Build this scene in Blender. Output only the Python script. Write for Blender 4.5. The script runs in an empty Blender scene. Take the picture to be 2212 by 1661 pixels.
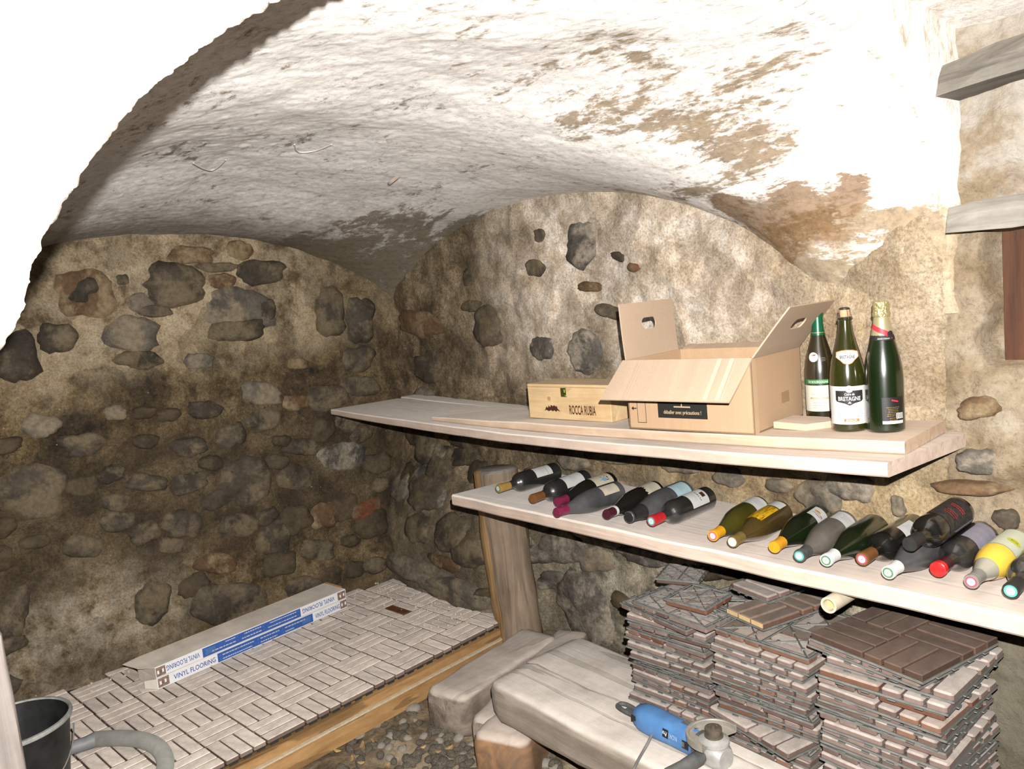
import bpy, bmesh, math, random
from math import sin, cos, pi, radians, sqrt, atan2
from mathutils import Vector, Matrix, Euler, noise

random.seed(7)
S = bpy.context.scene
COL = S.collection

# ------------------------------------------------------------------ camera, light, exposure
# world: X along the back wall (to the right), Y towards the back wall, Z up; platform top at z = 0.2
RIGHT = Vector((0.64039389, 0.76260565, -0.09125949))
DOWN = Vector((0.02269939, -0.1375609, -0.99023317))
FWD = Vector((-0.76771115, 0.63206774, -0.10540385))
CAM = Vector((0, 0, 1.6))
FPX = 1695.0
cam_data = bpy.data.cameras.new('camera')
cam = bpy.data.objects.new('camera', cam_data)
COL.objects.link(cam)
cam_data.sensor_width = 36.0
cam_data.lens = FPX / 2212 * 36.0
cam_data.clip_start = 0.02
mw = Matrix.Identity(4)
for r in range(3):
    mw[r][0] = RIGHT[r]; mw[r][1] = -DOWN[r]; mw[r][2] = -FWD[r]; mw[r][3] = CAM[r]
cam.matrix_world = mw
S.camera = cam

world = bpy.data.worlds.new('world'); S.world = world
world.use_nodes = True
world.node_tree.nodes['Background'].inputs[0].default_value = (0.9, 0.8, 0.7, 1)
world.node_tree.nodes['Background'].inputs[1].default_value = 0.004

fl = bpy.data.lights.new('flash', 'SPOT')            # the camera's own flash, a little above and right of the lens
fl.energy = 600
fl.color = (1.0, 0.975, 0.945)
fl.spot_size = radians(112); fl.spot_blend = 0.5
fl.shadow_soft_size = 0.007
flash = bpy.data.objects.new('flash', fl); COL.objects.link(flash)
fm = mw.copy(); fm.translation = CAM + RIGHT * 0.035 - DOWN * 0.105
flash.matrix_world = fm
S.cycles.diffuse_bounces = 1

vs = S.view_settings
vs.view_transform = 'Standard'; vs.look = 'None'; vs.gamma = 1.0; vs.exposure = 0.0
vs.use_curve_mapping = False

def ray(px, py):
    return RIGHT * ((px - 1106) / FPX) + DOWN * ((py - 830.5) / FPX) + FWD
def atz(px, py, z):
    r = ray(px, py); return CAM + r * ((z - CAM.z) / r.z)
def aty(px, py, y):
    r = ray(px, py); return CAM + r * ((y - CAM.y) / r.y)
def atx(px, py, x):
    r = ray(px, py); return CAM + r * ((x - CAM.x) / r.x)

# ------------------------------------------------------------------ materials
MATS = {}
class NT:
    def __init__(s, name):
        s.m = bpy.data.materials.new(name); s.m.use_nodes = True
        s.t = s.m.node_tree; s.n = s.t.nodes; s.l = s.t.links
        s.b = s.n['Principled BSDF']
        s.tc = s.n.new('ShaderNodeTexCoord')
    def link(s, a, b): s.l.new(a, b)
    def coord(s, scale=(1, 1, 1), kind='Object', rot=(0, 0, 0)):
        mp = s.n.new('ShaderNodeMapping'); mp.inputs['Scale'].default_value = scale
        mp.inputs['Rotation'].default_value = rot
        s.link(s.tc.outputs[kind], mp.inputs[0]); return mp.outputs[0]
    def noise(s, scale, detail=8, rough=.6, dist=0.0, vec=None):
        n = s.n.new('ShaderNodeTexNoise')
        n.inputs['Scale'].default_value = scale; n.inputs['Detail'].default_value = detail
        n.inputs['Roughness'].default_value = rough; n.inputs['Distortion'].default_value = dist
        s.link(vec if vec is not None else s.coord(), n.inputs['Vector']); return n.outputs['Fac']
    def ramp(s, fac, stops, interp='LINEAR'):
        r = s.n.new('ShaderNodeValToRGB'); cr = r.color_ramp; cr.interpolation = interp
        while len(cr.elements) < len(stops): cr.elements.new(0.5)
        for e, (p, c) in zip(cr.elements, stops):
            e.position = p
            if isinstance(c, (int, float)): c = (c, c, c)
            e.color = (*c, 1)
        s.link(fac, r.inputs[0]); return r.outputs[0]
    def mix(s, fac, a, b, mode='MIX'):
        m = s.n.new('ShaderNodeMix'); m.data_type = 'RGBA'; m.blend_type = mode
        for sock, v in ((m.inputs[0], fac), (m.inputs[6], a), (m.inputs[7], b)):
            if hasattr(v, 'links'): s.link(v, sock)
            elif isinstance(v, (int, float)): sock.default_value = v if sock == m.inputs[0] else (v, v, v, 1)
            else: sock.default_value = (*v, 1)
        return m.outputs[2]
    def math(s, op, a, b=0.0, clamp=False):
        m = s.n.new('ShaderNodeMath'); m.operation = op; m.use_clamp = clamp
        for sock, v in ((m.inputs[0], a), (m.inputs[1], b)):
            if hasattr(v, 'links'): s.link(v, sock)
            else: sock.default_value = v
        return m.outputs[0]
    def step(s, v, lo, hi):
        m = s.n.new('ShaderNodeMapRange'); m.interpolation_type = 'SMOOTHSTEP'
        s.link(v, m.inputs[0]); m.inputs[1].default_value = lo; m.inputs[2].default_value = hi
        return m.outputs[0]
    def xyz(s, kind='Object'):
        x = s.n.new('ShaderNodeSeparateXYZ'); s.link(s.tc.outputs[kind], x.inputs[0]); return x.outputs
    def normal_z(s):
        g = s.n.new('ShaderNodeNewGeometry'); x = s.n.new('ShaderNodeSeparateXYZ')
        s.link(g.outputs['Normal'], x.inputs[0]); return x.outputs[2]
    def rnd(s):
        o = s.n.new('ShaderNodeObjectInfo'); return o.outputs['Random']
    def color(s, c):
        if hasattr(c, 'links'): s.link(c, s.b.inputs['Base Color'])
        else: s.b.inputs['Base Color'].default_value = (*c, 1)
    def bump(s, h, strength=.5, dist=.01):
        b = s.n.new('ShaderNodeBump'); b.inputs['Strength'].default_value = strength
        b.inputs['Distance'].default_value = dist
        s.link(h, b.inputs['Height']); s.link(b.outputs[0], s.b.inputs['Normal'])
    def set(s, rough=None, metal=None, spec=None, trans=None, ior=None, coat=None):
        for k, v in (('Roughness', rough), ('Metallic', metal), ('Specular IOR Level', spec),
                     ('Transmission Weight', trans), ('IOR', ior), ('Coat Weight', coat)):
            if v is None: continue
            if hasattr(v, 'links'): s.link(v, s.b.inputs[k])
            else: s.b.inputs[k].default_value = v
        return s.m

ALB = {'white_carton_print': .95, 'blue_carton_print': .95, 'dusty_carton_top': .95, 'kraft_edge': .9, 'mortar_crumb': .9, 'dusty_cobweb': 1.0, 'shadowed_plastic': .5, 'blue_ink': .9}
def plain(name, c, rough=.6, metal=0, spec=.4, trans=0, var=0.0, bump=0, scale=60):
    if name in MATS: return MATS[name]
    t = NT(name)
    c = tuple(x * ALB.get(name, .68) for x in c)
    if var:
        n = t.noise(scale, 5, .6)
        t.color(t.ramp(n, [(.3, tuple(x * (1 - var) for x in c)), (.7, tuple(min(1, x * (1 + var)) for x in c))]))
        if bump: t.bump(n, bump, .004)
    else: t.color(c)
    MATS[name] = t.set(rough=rough, metal=metal, spec=spec, trans=trans)
    return MATS[name]

def stone_wall_mat(name, dark, mid, tan, light, zone):
    t = NT(name)
    n1 = t.noise(3.2, 12, .68, .6)
    n2 = t.noise(11, 10, .7, .3)
    n3 = t.noise(70, 6, .75)
    f = t.math('ADD', t.math('MULTIPLY', n1, .62), t.math('MULTIPLY', n2, .38))
    base = t.ramp(f, [(.36, dark), (.46, mid), (.53, tan), (.62, light)])
    speck = t.ramp(n3, [(.33, .45), (.5, 1.0), (.66, 1.3)])
    base = t.mix(1.0, base, speck, 'MULTIPLY')
    base = zone(t, base)
    dv = t.n.new('ShaderNodeTexNoise'); dv.inputs['Scale'].default_value = 5; dv.inputs['Detail'].default_value = 4
    t.link(t.coord(), dv.inputs['Vector'])
    ad = t.n.new('ShaderNodeVectorMath'); ad.operation = 'MULTIPLY_ADD'; ad.inputs[1].default_value = (.22, .22, .22)
    t.link(dv.outputs['Color'], ad.inputs[0]); t.link(t.coord(), ad.inputs[2])
    v2 = t.n.new('ShaderNodeTexVoronoi'); v2.inputs['Scale'].default_value = 6.5; t.link(ad.outputs[0], v2.inputs['Vector'])
    sx = t.n.new('ShaderNodeSeparateXYZ'); t.link(v2.outputs['Color'], sx.inputs[0])
    cell = t.ramp(sx.outputs[0], [(.1, (.62, .60, .58)), (.45, (.95, .94, .92)), (.9, (1.16, 1.12, 1.06))])
    base = t.mix(.6, base, cell, 'MULTIPLY')
    base = t.mix(1.0, base, t.ramp(t.noise(120, 6, .8), [(.36, .58), (.5, 1.0), (.63, 1.28)]), 'MULTIPLY')
    vo = t.n.new('ShaderNodeTexVoronoi'); vo.inputs['Scale'].default_value = 28
    t.link(t.coord(), vo.inputs['Vector'])
    grain = t.ramp(vo.outputs['Distance'], [(.04, 1.0), (.09, 0.0)])
    gm = t.math('MULTIPLY', t.math('GREATER_THAN', t.noise(17, 2), .6), .8)
    base = t.mix(t.math('MULTIPLY', grain, gm), base, (.52, .42, .28))
    t.color(base)
    h = t.math('ADD', t.math('MULTIPLY', n2, 1.2), t.math('MULTIPLY', n3, .35))
    t.bump(h, .8, .014)
    return t.set(rough=.85, spec=.25)

def zone_left(t, base):
    x, y, z = t.xyz()
    n = t.noise(2.3, 6, .6)
    # clean sandy mortar near the vault, dark damp middle, pale efflorescence at the lower left
    zz = t.math('ADD', z, t.math('MULTIPLY', t.math('SUBTRACT', n, .5), .7))
    up = t.step(zz, 1.35, 1.6)
    sand = t.ramp(t.noise(9, 10, .7), [(.36, (0.096, 0.068, 0.0384)), (.43, (0.208, 0.156, 0.096)), (.50, (0.328, 0.26, 0.168)), (.64, (0.424, 0.348, 0.24))])
    corner = t.math('SUBTRACT', 1.0, t.math('MULTIPLY', t.step(t.math('ADD', y, t.math('MULTIPLY', t.math('SUBTRACT', n, .5), .5)), 1.70, 2.0), .7))
    base = t.mix(t.math('MULTIPLY', t.math('MULTIPLY', up, corner), .78), base, sand)
    damp = t.math('MULTIPLY', t.step(zz, .35, .7), t.math('SUBTRACT', 1.0, t.step(zz, 1.0, 1.35)))
    base = t.mix(t.math('MULTIPLY', damp, .55), base, (0.0425, 0.031, 0.019))
    pale = t.math('MULTIPLY', t.math('SUBTRACT', 1.0, t.step(zz, .45, .75)), t.math('SUBTRACT', 1.0, t.step(y, .75, 1.15)))
    chalk = t.ramp(t.noise(14, 10, .72), [(.36, (0.0744, 0.0527, 0.0279)), (.47, (0.2108, 0.1674, 0.1116)), (.6, (0.341, 0.2914, 0.2232))])
    base = t.mix(t.math('MULTIPLY', pale, .9), base, chalk)
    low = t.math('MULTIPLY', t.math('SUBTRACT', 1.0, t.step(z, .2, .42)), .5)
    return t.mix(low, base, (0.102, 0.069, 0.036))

def zone_back(t, base):
    x, y, z = t.xyz()
    n = t.noise(2.6, 6, .6, 1.0)
    zz = t.math('ADD', z, t.math('MULTIPLY', t.math('SUBTRACT', n, .5), .5))
    up = t.step(zz, 1.15, 1.45)
    pk = t.ramp(t.noise(7, 12, .72, .2), [(.34, (0.2478, 0.1947, 0.1357)), (.43, (0.4248, 0.3422, 0.2537)), (.53, (0.59, 0.4956, 0.3953)), (.64, (0.826, 0.7552, 0.6726))])
    right = t.step(t.math('ADD', x, t.math('MULTIPLY', t.math('SUBTRACT', n, .5), .8)), -3.05, -2.15)
    base = t.mix(t.math('MULTIPLY', t.math('MULTIPLY', up, right), .88), base, pk)
    # ochre mortar between the shelves on the right, grey lichen low down
    och = t.math('MULTIPLY', t.step(x, -2.3, -1.5), t.math('SUBTRACT', 1.0, t.step(zz, 1.25, 1.5)))
    oc = t.ramp(t.noise(7, 12, .72), [(.35, (0.15, 0.1013, 0.0525)), (.47, (0.3, 0.2175, 0.1162)), (.62, (0.435, 0.345, 0.2175))])
    base = t.mix(t.math('MULTIPLY', och, .8), base, oc)
    low = t.math('MULTIPLY', t.math('SUBTRACT', 1.0, t.step(zz, .7, .95)), t.step(x, -2.8, -2.3))
    lich = t.ramp(t.noise(8, 12, .72, .15), [(.36, (0.0504, 0.0432, 0.0324)), (.46, (0.144, 0.1296, 0.0936)), (.55, (0.288, 0.2592, 0.1944)), (.66, (0.4464, 0.4104, 0.324))])
    base = t.mix(t.math('MULTIPLY', low, .9), base, lich)
    damp = t.math('MULTIPLY', t.math('SUBTRACT', 1.0, t.step(zz, .55, .8)), t.math('SUBTRACT', 1.0, t.step(x, -2.9, -2.4)))
    base = t.mix(t.math('MULTIPLY', damp, .6), base, (.13, .11, .075))
    return tan_zone(t, base)

def tan_mortar(t):
    n = t.noise(6, 12, .7, .3); n2 = t.noise(2.4, 6, .6, .5)
    f = t.math('ADD', t.math('MULTIPLY', n, .6), t.math('MULTIPLY', n2, .4))
    c = t.ramp(f, [(.36, (0.1914, 0.132, 0.0726)), (.46, (0.3168, 0.2376, 0.1485)), (.56, (0.4092, 0.3267, 0.2277)), (.66, (0.4818, 0.4224, 0.3366))])
    return t.mix(1.0, c, t.ramp(t.noise(75, 7, .8), [(.34, .62), (.48, 1.0), (.66, 1.14)]), 'MULTIPLY')
def tan_zone(t, base):
    x, y, z = t.xyz()
    n = t.noise(2.6, 6, .6, .4)
    xx = t.math('ADD', x, t.math('MULTIPLY', t.math('SUBTRACT', n, .5), .5))
    zz = t.math('ADD', z, t.math('MULTIPLY', t.math('SUBTRACT', n, .5), .3))
    return t.mix(t.math('MULTIPLY', t.step(xx, -1.55, -1.2), t.step(zz, .98, 1.12)), base, tan_mortar(t))
M_left = stone_wall_mat('stone_wall_mortar', (0.0193, 0.0143, 0.0094), (0.0715, 0.0484, 0.0248), (0.143, 0.1018, 0.0523), (0.22, 0.1705, 0.1045), zone_left)
M_back = stone_wall_mat('rubble_wall_mortar', (0.035, 0.028, 0.021), (0.112, 0.0805, 0.0455), (0.189, 0.14, 0.084), (0.294, 0.231, 0.154), zone_back)

def vault_mat():
    t = NT('limewashed_vault')
    x, y, z = t.xyz()
    st = t.coord((1.0, 1.9, 3.0), rot=(0, 0, radians(-10)))
    n1 = t.noise(2.2, 12, .66, .8, st)
    n2 = t.noise(7.5, 12, .72, .5, st)
    n3 = t.noise(45, 8, .75)
    warm = t.step(t.math('ADD', x, t.math('MULTIPLY', t.math('SUBTRACT', n1, .5), 1.2)), -2.5, -1.3)
    n4 = t.noise(22, 8, .7, .3, st)
    f = t.math('ADD', t.math('MULTIPLY', n1, .34), t.math('ADD', t.math('MULTIPLY', n2, .38), t.math('MULTIPLY', n4, .28)))
    # height controls how much lime is left
    zz = t.math('ADD', z, t.math('MULTIPLY', t.math('SUBTRACT', n1, .5), .45))
    lime = t.mix(warm, (.84, .805, .77), (.87, .825, .78))
    bare = t.mix(warm, (0.2592, 0.2268, 0.1908), (0.3312, 0.2556, 0.1764))
    bare = t.mix(t.ramp(n2, [(.47, 0.0), (.60, 1.0)]), bare, t.mix(warm, (0.1944, 0.1728, 0.1476), (0.216, 0.1692, 0.1152)))
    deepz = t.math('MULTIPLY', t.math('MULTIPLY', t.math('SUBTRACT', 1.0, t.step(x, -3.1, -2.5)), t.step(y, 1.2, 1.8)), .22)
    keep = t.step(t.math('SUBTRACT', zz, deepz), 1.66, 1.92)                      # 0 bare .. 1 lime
    thr = t.math('SUBTRACT', t.math('ADD', f, t.math('MULTIPLY', keep, .135)), .065)
    def blob(px, py, rpx, amp):
        q = vault_hit(px, py, 0); rad = rpx / FPX * (q - CAM).length
        d = t.n.new('ShaderNodeVectorMath'); d.operation = 'DISTANCE'
        t.link(t.tc.outputs['Object'], d.inputs[0]); d.inputs[1].default_value = q
        return t.math('MULTIPLY', t.step(d.outputs['Value'], rad * 1.4, rad * .2), amp * .85)
    def total(items):
        o = None
        for it in items:
            bl = blob(*it); o = bl if o is None else t.math('ADD', o, bl)
        return o
    flakes = total([(1660, 170, 130, .075), (1400, 110, 150, .06), (1290, 90, 120, .05), (1560, 290, 130, .075), (1260, 260, 150, .06), (1440, 250, 120, .055), (1180, 160, 110, .03), (1090, 90, 120, .02), (1700, 60, 60, .05),
                    (1870, 260, 120, -.08), (1960, 400, 80, -.08), (1840, 120, 90, -.06), (1560, 390, 60, -.05), (1760, 340, 60, -.05), (1330, 330, 90, -.03)])
    thr = t.math('SUBTRACT', thr, flakes)
    msk = t.ramp(thr, [(.475, 0.0), (.53, 1.0)])
    rust = total([(1600, 470, 75, 1.0), (1710, 455, 80, 1.0), (1690, 530, 70, .8), (1830, 415, 55, .9), (1560, 445, 50, .7), (1800, 490, 60, .6)])
    rustm = t.math('MULTIPLY', t.ramp(t.math('ADD', t.math('MULTIPLY', f, 1.6), t.math('MULTIPLY', rust, .32)), [(.93, 0.0), (1.05, 1.0)]), .9)
    c = t.mix(msk, bare, lime)
    zz2 = t.math('ADD', zz, t.math('MULTIPLY', t.math('SUBTRACT', n4, .5), .45))
    low = t.math('MULTIPLY', t.step(x, -1.75, -1.3), t.math('SUBTRACT', 1.0, t.step(zz2, 1.50, 1.80)))
    c = t.mix(low, c, tan_mortar(t))
    c = t.mix(rustm, c, t.ramp(f, [(.42, (.125, .066, .026)), (.56, (.235, .142, .068))]))
    # greyer towards the deep end of the vault, darkest along the end wall
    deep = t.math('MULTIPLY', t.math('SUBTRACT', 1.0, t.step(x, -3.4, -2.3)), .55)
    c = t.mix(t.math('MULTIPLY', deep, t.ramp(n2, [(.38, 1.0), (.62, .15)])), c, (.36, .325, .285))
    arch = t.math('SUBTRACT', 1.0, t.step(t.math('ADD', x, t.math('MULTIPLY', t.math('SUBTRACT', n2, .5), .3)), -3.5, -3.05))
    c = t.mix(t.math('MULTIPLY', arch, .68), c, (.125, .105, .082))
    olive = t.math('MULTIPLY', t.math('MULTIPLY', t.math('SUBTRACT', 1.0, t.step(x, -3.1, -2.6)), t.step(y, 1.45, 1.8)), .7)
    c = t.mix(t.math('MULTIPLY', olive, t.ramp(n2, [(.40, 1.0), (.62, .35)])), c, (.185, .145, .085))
    c = t.mix(1.0, c, t.ramp(n3, [(.3, .62), (.5, 1.0), (.7, 1.12)]), 'MULTIPLY')
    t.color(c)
    t.bump(t.math('ADD', t.math('MULTIPLY', n2, .28), t.math('MULTIPLY', n3, .4)), .6, .010)
    return t.set(rough=.9, spec=.2)

def arch_mat():
    t = NT('limewashed_arch')
    n2 = t.noise(9, 12, .72, .6, t.coord((2.2, 2.2, 1)))
    n3 = t.noise(60, 7, .75)
    c = t.ramp(n2, [(.34, (.46, .36, .27)), (.43, (.74, .66, .58)), (.52, (.86, .80, .74))])
    x, y, z = t.xyz()
    low = t.math('MULTIPLY', t.step(y, 1.3, 1.8), t.math('SUBTRACT', 1.0, t.step(t.math('ADD', z, t.math('MULTIPLY', t.math('SUBTRACT', n2, .5), .5)), 1.68, 1.85)))
    c = t.mix(low, c, tan_mortar(t))
    low_bounce = t.math('SUBTRACT', 1.0, t.step(y, .35, 1.0))  # left side of the arch coloured darker to weaken the light it bounces
    c = t.mix(t.math('MULTIPLY', low_bounce, .8), c, (.34, .29, .24))
    c = t.mix(1.0, c, t.ramp(n3, [(.3, .7), (.5, 1.0), (.7, 1.1)]), 'MULTIPLY')
    t.color(c); t.bump(t.math('ADD', t.math('MULTIPLY', n2, .6), t.math('MULTIPLY', n3, .5)), .6, .010)
    return t.set(rough=.9, spec=.2)
M_arch = arch_mat()

def right_wall_mat():
    t = NT('rough_plaster')
    x, y, z = t.xyz()
    n1 = t.noise(5, 12, .7, .5); n3 = t.noise(50, 8, .8)
    c = t.ramp(n1, [(.34, (0.36, 0.288, 0.2016)), (.45, (0.4896, 0.432, 0.36)), (.62, (0.5472, 0.5112, 0.4608))])
    lowt = t.math('SUBTRACT', 1.0, t.step(t.math('ADD', z, t.math('MULTIPLY', t.math('SUBTRACT', n1, .5), .6)), 1.68, 1.86))
    c = t.mix(lowt, c, tan_mortar(t))
    c = t.mix(1.0, c, t.ramp(n3, [(.32, .75), (.5, 1.0), (.68, 1.1)]), 'MULTIPLY')
    low = t.math('SUBTRACT', 1.0, t.step(z, .7, .95))
    c = t.mix(t.math('MULTIPLY', low, .85), c, t.ramp(n1, [(.35, (.10, .09, .06)), (.6, (.21, .19, .14))]))
    t.color(c); t.bump(t.math('ADD', n1, n3), .9, .014)
    return t.set(rough=.9, spec=.2)
M_right = right_wall_mat()

def rock_mat(name, a, b, dust, speck=(.6, 1.25)):
    t = NT(name)
    n1 = t.noise(5, 8, .6); n2 = t.noise(55, 6, .7)
    r = t.rnd()
    c = t.ramp(n1, [(.34, a), (.6, b)])
    c = t.mix(t.math('MULTIPLY', r, .35), c, tuple(x * .55 for x in a))
    c = t.mix(t.ramp(t.noise(6.5, 10, .7, .2), [(.455, 0.0), (.56, .9)]), c, dust)
    c = t.mix(1.0, c, t.ramp(n2, [(.3, speck[0]), (.55, 1.0), (.75, speck[1])]), 'MULTIPLY')
    t.color(c); t.bump(t.math('ADD', t.math('MULTIPLY', n1, .5), t.math('MULTIPLY', n2, .35)), .8, .010)
    return t.set(rough=.8, spec=.3)
M_rock = rock_mat('dark_field_stone', (.030, .023, .016), (.078, .060, .041), (.135, .102, .060))
M_rock_grey = rock_mat('grey_field_stone', (.075, .063, .048), (.145, .122, .094), (.20, .158, .105))
M_rock_lichen = rock_mat('speckled_lichen_stone', (.045, .039, .032), (.115, .10, .08), (.24, .20, .15), (.45, 1.4))
M_rock_mud = rock_mat('mud_smeared_stone', (.040, .029, .018), (.072, .052, .030), (.080, .057, .031))
M_rock_brown = rock_mat('brown_field_stone', (0.0744, 0.0403, 0.0186), (0.1364, 0.0806, 0.0403), (0.2108, 0.155, 0.0868))
M_rock_red = rock_mat('reddish_stone', (0.124, 0.0403, 0.0155), (0.1674, 0.062, 0.0248), (0.1364, 0.093, 0.0558))
M_pebble = rock_mat('river_pebble', (0.0525, 0.045, 0.0338), (0.1425, 0.1237, 0.0975), (0.2025, 0.1688, 0.1237), (.9, 1.06))
M_pebble_pale = rock_mat('pale_pebble', (0.285, 0.2475, 0.2025), (0.435, 0.39, 0.33), (0.36, 0.3075, 0.24), (.92, 1.05))

def wood(name, a, b, axis='X', dust=None, dust_amt=.8, scale=1.0, rough=.75, knots=0.0):
    """grain stretched along axis; optional dust on upward faces"""
    if name in MATS: return MATS[name]
    t = NT(name)
    sc = {'X': (1.2, 16, 16), 'Y': (16, 1.2, 16), 'Z': (16, 16, 1.2)}[axis]
    v = t.coord(tuple(k * scale for k in sc))
    n = t.noise(1.6, 10, .65, 1.2, v); n2 = t.noise(6, 8, .7)
    c = t.ramp(n, [(.33, a), (.62, b)])
    c = t.mix(t.ramp(n2, [(.40, .0), (.75, .5)]), c, tuple(x * .62 for x in a))
    if dust:
        up = t.step(t.normal_z(), .45, .85)
        dn = t.ramp(t.noise(7, 10, .65), [(.3, .55), (.6, 1.0)])
        dc = t.ramp(t.noise(26, 8, .7), [(.3, tuple(x * .86 for x in dust)), (.7, dust)])
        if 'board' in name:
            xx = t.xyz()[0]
            dn = t.math('MULTIPLY', t.math('MAXIMUM', dn, .9), t.ramp(t.step(xx, -.7, -2.6), [(0, .30), (1, 1.0)]))  # thicker dust at left, partly brightness painted in against the flash falloff
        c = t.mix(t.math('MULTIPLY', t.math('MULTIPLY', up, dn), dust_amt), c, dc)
    crk = t.ramp(t.noise(1.1, 4, .5, .4, v), [(.40, .35), (.425, 1.0)])
    c = t.mix(.6 if 'lath' in name else .3 if 'oak' in name or 'timber' in name or 'weathered' in name else .10, c, crk, 'MULTIPLY')
    t.color(c); t.bump(t.math('ADD', n, t.math('ADD', t.math('MULTIPLY', n2, .3), t.math('MULTIPLY', crk, .6))), .22 if 'board' in name else .5, .005)
    MATS[name] = t.set(rough=rough, spec=.25)
    return MATS[name]

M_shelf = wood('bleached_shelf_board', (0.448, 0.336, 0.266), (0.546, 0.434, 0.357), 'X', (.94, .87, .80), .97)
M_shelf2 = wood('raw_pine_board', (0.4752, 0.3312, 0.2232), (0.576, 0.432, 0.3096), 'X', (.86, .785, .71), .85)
M_pine = wood('pale_pine_box', (0.5184, 0.3384, 0.1656), (0.6192, 0.4536, 0.2592), 'X', (0.5328, 0.432, 0.3168), .5, 1.0, .5)
M_post = wood('weathered_post', (0.15, 0.1087, 0.075), (0.27, 0.1988, 0.1387), 'Z', (0.315, 0.2775, 0.24), .9, .8)
M_postbark = wood('orange_sapwood', (0.27, 0.1537, 0.0638), (0.42, 0.2625, 0.12), 'Z', None, 0, .8)
M_beam = wood('dusty_oak_beam', (0.17, 0.136, 0.1062), (0.34, 0.2848, 0.2338), 'X', (0.68, 0.612, 0.544), .85, .7)
M_beamY = wood('dusty_oak_sleeper', (0.1275, 0.0978, 0.0765), (0.2805, 0.2253, 0.1785), 'Y', (0.595, 0.5185, 0.4505), .85, .7)
M_beamO = wood('rotten_orange_wood', (0.136, 0.085, 0.0553), (0.306, 0.17, 0.085), 'Y', (0.595, 0.5185, 0.4505), .9, .4)
M_lath = wood('orange_pine_lath', (0.27, 0.1387, 0.0488), (0.42, 0.2475, 0.105), 'Y', None, 0, .8)
M_grey_timber = wood('grey_timber', (0.12, 0.1087, 0.09), (0.27, 0.2475, 0.2137), 'X', (0.375, 0.345, 0.3), .4, .8)
M_dark_timber = wood('dark_grey_timber', (0.075, 0.066, 0.054), (0.1875, 0.1688, 0.1425), 'X', None, .4, .8)
M_jamb = wood('limewashed_post', (0.1054, 0.0899, 0.0806), (0.1736, 0.1488, 0.1333), 'Z', None, 0, .6)
M_panel = wood('dark_brown_panel', (0.0413, 0.0165, 0.009), (0.09, 0.036, 0.0165), 'Z', None, 0, .6)

def slat_mat(name, top, side, side2, dust):
    t = NT(name)
    r = t.rnd()
    sd = t.mix(r, side, side2)
    n = t.noise(9, 8, .7); n2 = t.noise(40, 6, .7)
    g = t.n.new('ShaderNodeNewGeometry'); x = t.n.new('ShaderNodeSeparateXYZ'); t.link(g.outputs['Normal'], x.inputs[0])
    up = t.step(x.outputs[2], .25, .9)
    c = t.mix(t.math('MULTIPLY', up, t.ramp(n, [(.25, dust * .75), (.6, dust)])), sd, top)
    c = t.mix(1.0, c, t.ramp(n2, [(.3, .8), (.6, 1.08)]), 'MULTIPLY')
    c = t.mix(1.0, c, t.ramp(r, [(0, .88), (1, 1.08)]), 'MULTIPLY')
    t.color(c); t.bump(n2, .2, .002)
    return t.set(rough=.75, spec=.3)
M_slat = slat_mat('dusty_brown_slat', (.355, .31, .275), (.105, .066, .052), (.185, .135, .115), 1.0)
M_slat_plat = slat_mat('dusty_floor_slat', (0.798, 0.6983, 0.6038), (0.1575, 0.105, 0.084), (0.231, 0.1733, 0.1418), 1.0)
M_slat_dark = slat_mat('dark_brown_slat', (0.1025, 0.0722, 0.0558), (0.0492, 0.0287, 0.0205), (0.082, 0.0451, 0.0287), 1.0)
M_slat_mid = slat_mat('lightly_dusted_slat', (0.1722, 0.1353, 0.1066), (0.1066, 0.0492, 0.0312), (0.1558, 0.082, 0.0574), 1.0)
M_slat_red = slat_mat('rusty_brown_slat', (.32, .27, .235), (.12, .05, .028), (.165, .088, .058), 1.0)
def grid_mat():
    t = NT('dusty_plastic_grid')
    up = t.step(t.normal_z(), .2, .8)
    c = t.mix(t.math('MULTIPLY', up, .12), (0.0488, 0.051, 0.045), (0.225, 0.21, 0.1875))
    side = t.math('SUBTRACT', 1.0, up)
    c = t.mix(t.math('MULTIPLY', side, t.ramp(t.noise(30, 4), [(.35, .35), (.65, .75)])), c, (0.225, 0.2175, 0.1988))
    t.color(c); return t.set(rough=.6, spec=.35)
M_grid = grid_mat()

def cardboard(name, c1, c2):
    t = NT(name)
    n = t.noise(3, 6, .6); n2 = t.noise(180, 3, .6)
    w = t.noise(1.0, 3, .5, 0, t.coord((45, 1, 1)))
    c = t.ramp(t.math('ADD', t.math('MULTIPLY', n, .5), t.math('MULTIPLY', w, .5)), [(.38, c1), (.62, c2)])
    c = t.mix(1.0, c, t.ramp(n2, [(.3, .94), (.7, 1.04)]), 'MULTIPLY')
    t.color(c); t.bump(w, .12, .002)
    return t.set(rough=.7, spec=.25)
M_card = cardboard('brown_cardboard', (0.3808, 0.2482, 0.1462), (0.4148, 0.2754, 0.1666))
M_card_in = cardboard('cardboard_inside', (0.385, 0.2835, 0.1995), (0.427, 0.3185, 0.2275))
M_card_white = plain('white_carton_print', (.74, .73, .73), .55, var=.06, scale=20)
M_card_blue = plain('blue_carton_print', (.035, .10, .36), .5, var=.10, scale=30)
M_card_top = plain('dusty_carton_top', (.78, .70, .60), .8, var=.18, scale=9)
M_card_kraft = plain('kraft_edge', (.40, .22, .085), .7, var=.1)
M_ink = plain('black_ink', (.018, .017, .016), .6)
M_ink_brown = plain('burnt_brown_ink', (.07, .022, .01), .6)
M_ink_blue = plain('blue_ink', (.05, .10, .33), .6)
M_ink_white = plain('white_ink', (.70, .70, .70), .6)
M_ink_grey = plain('grey_ink', (.30, .29, .28), .6)
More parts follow.
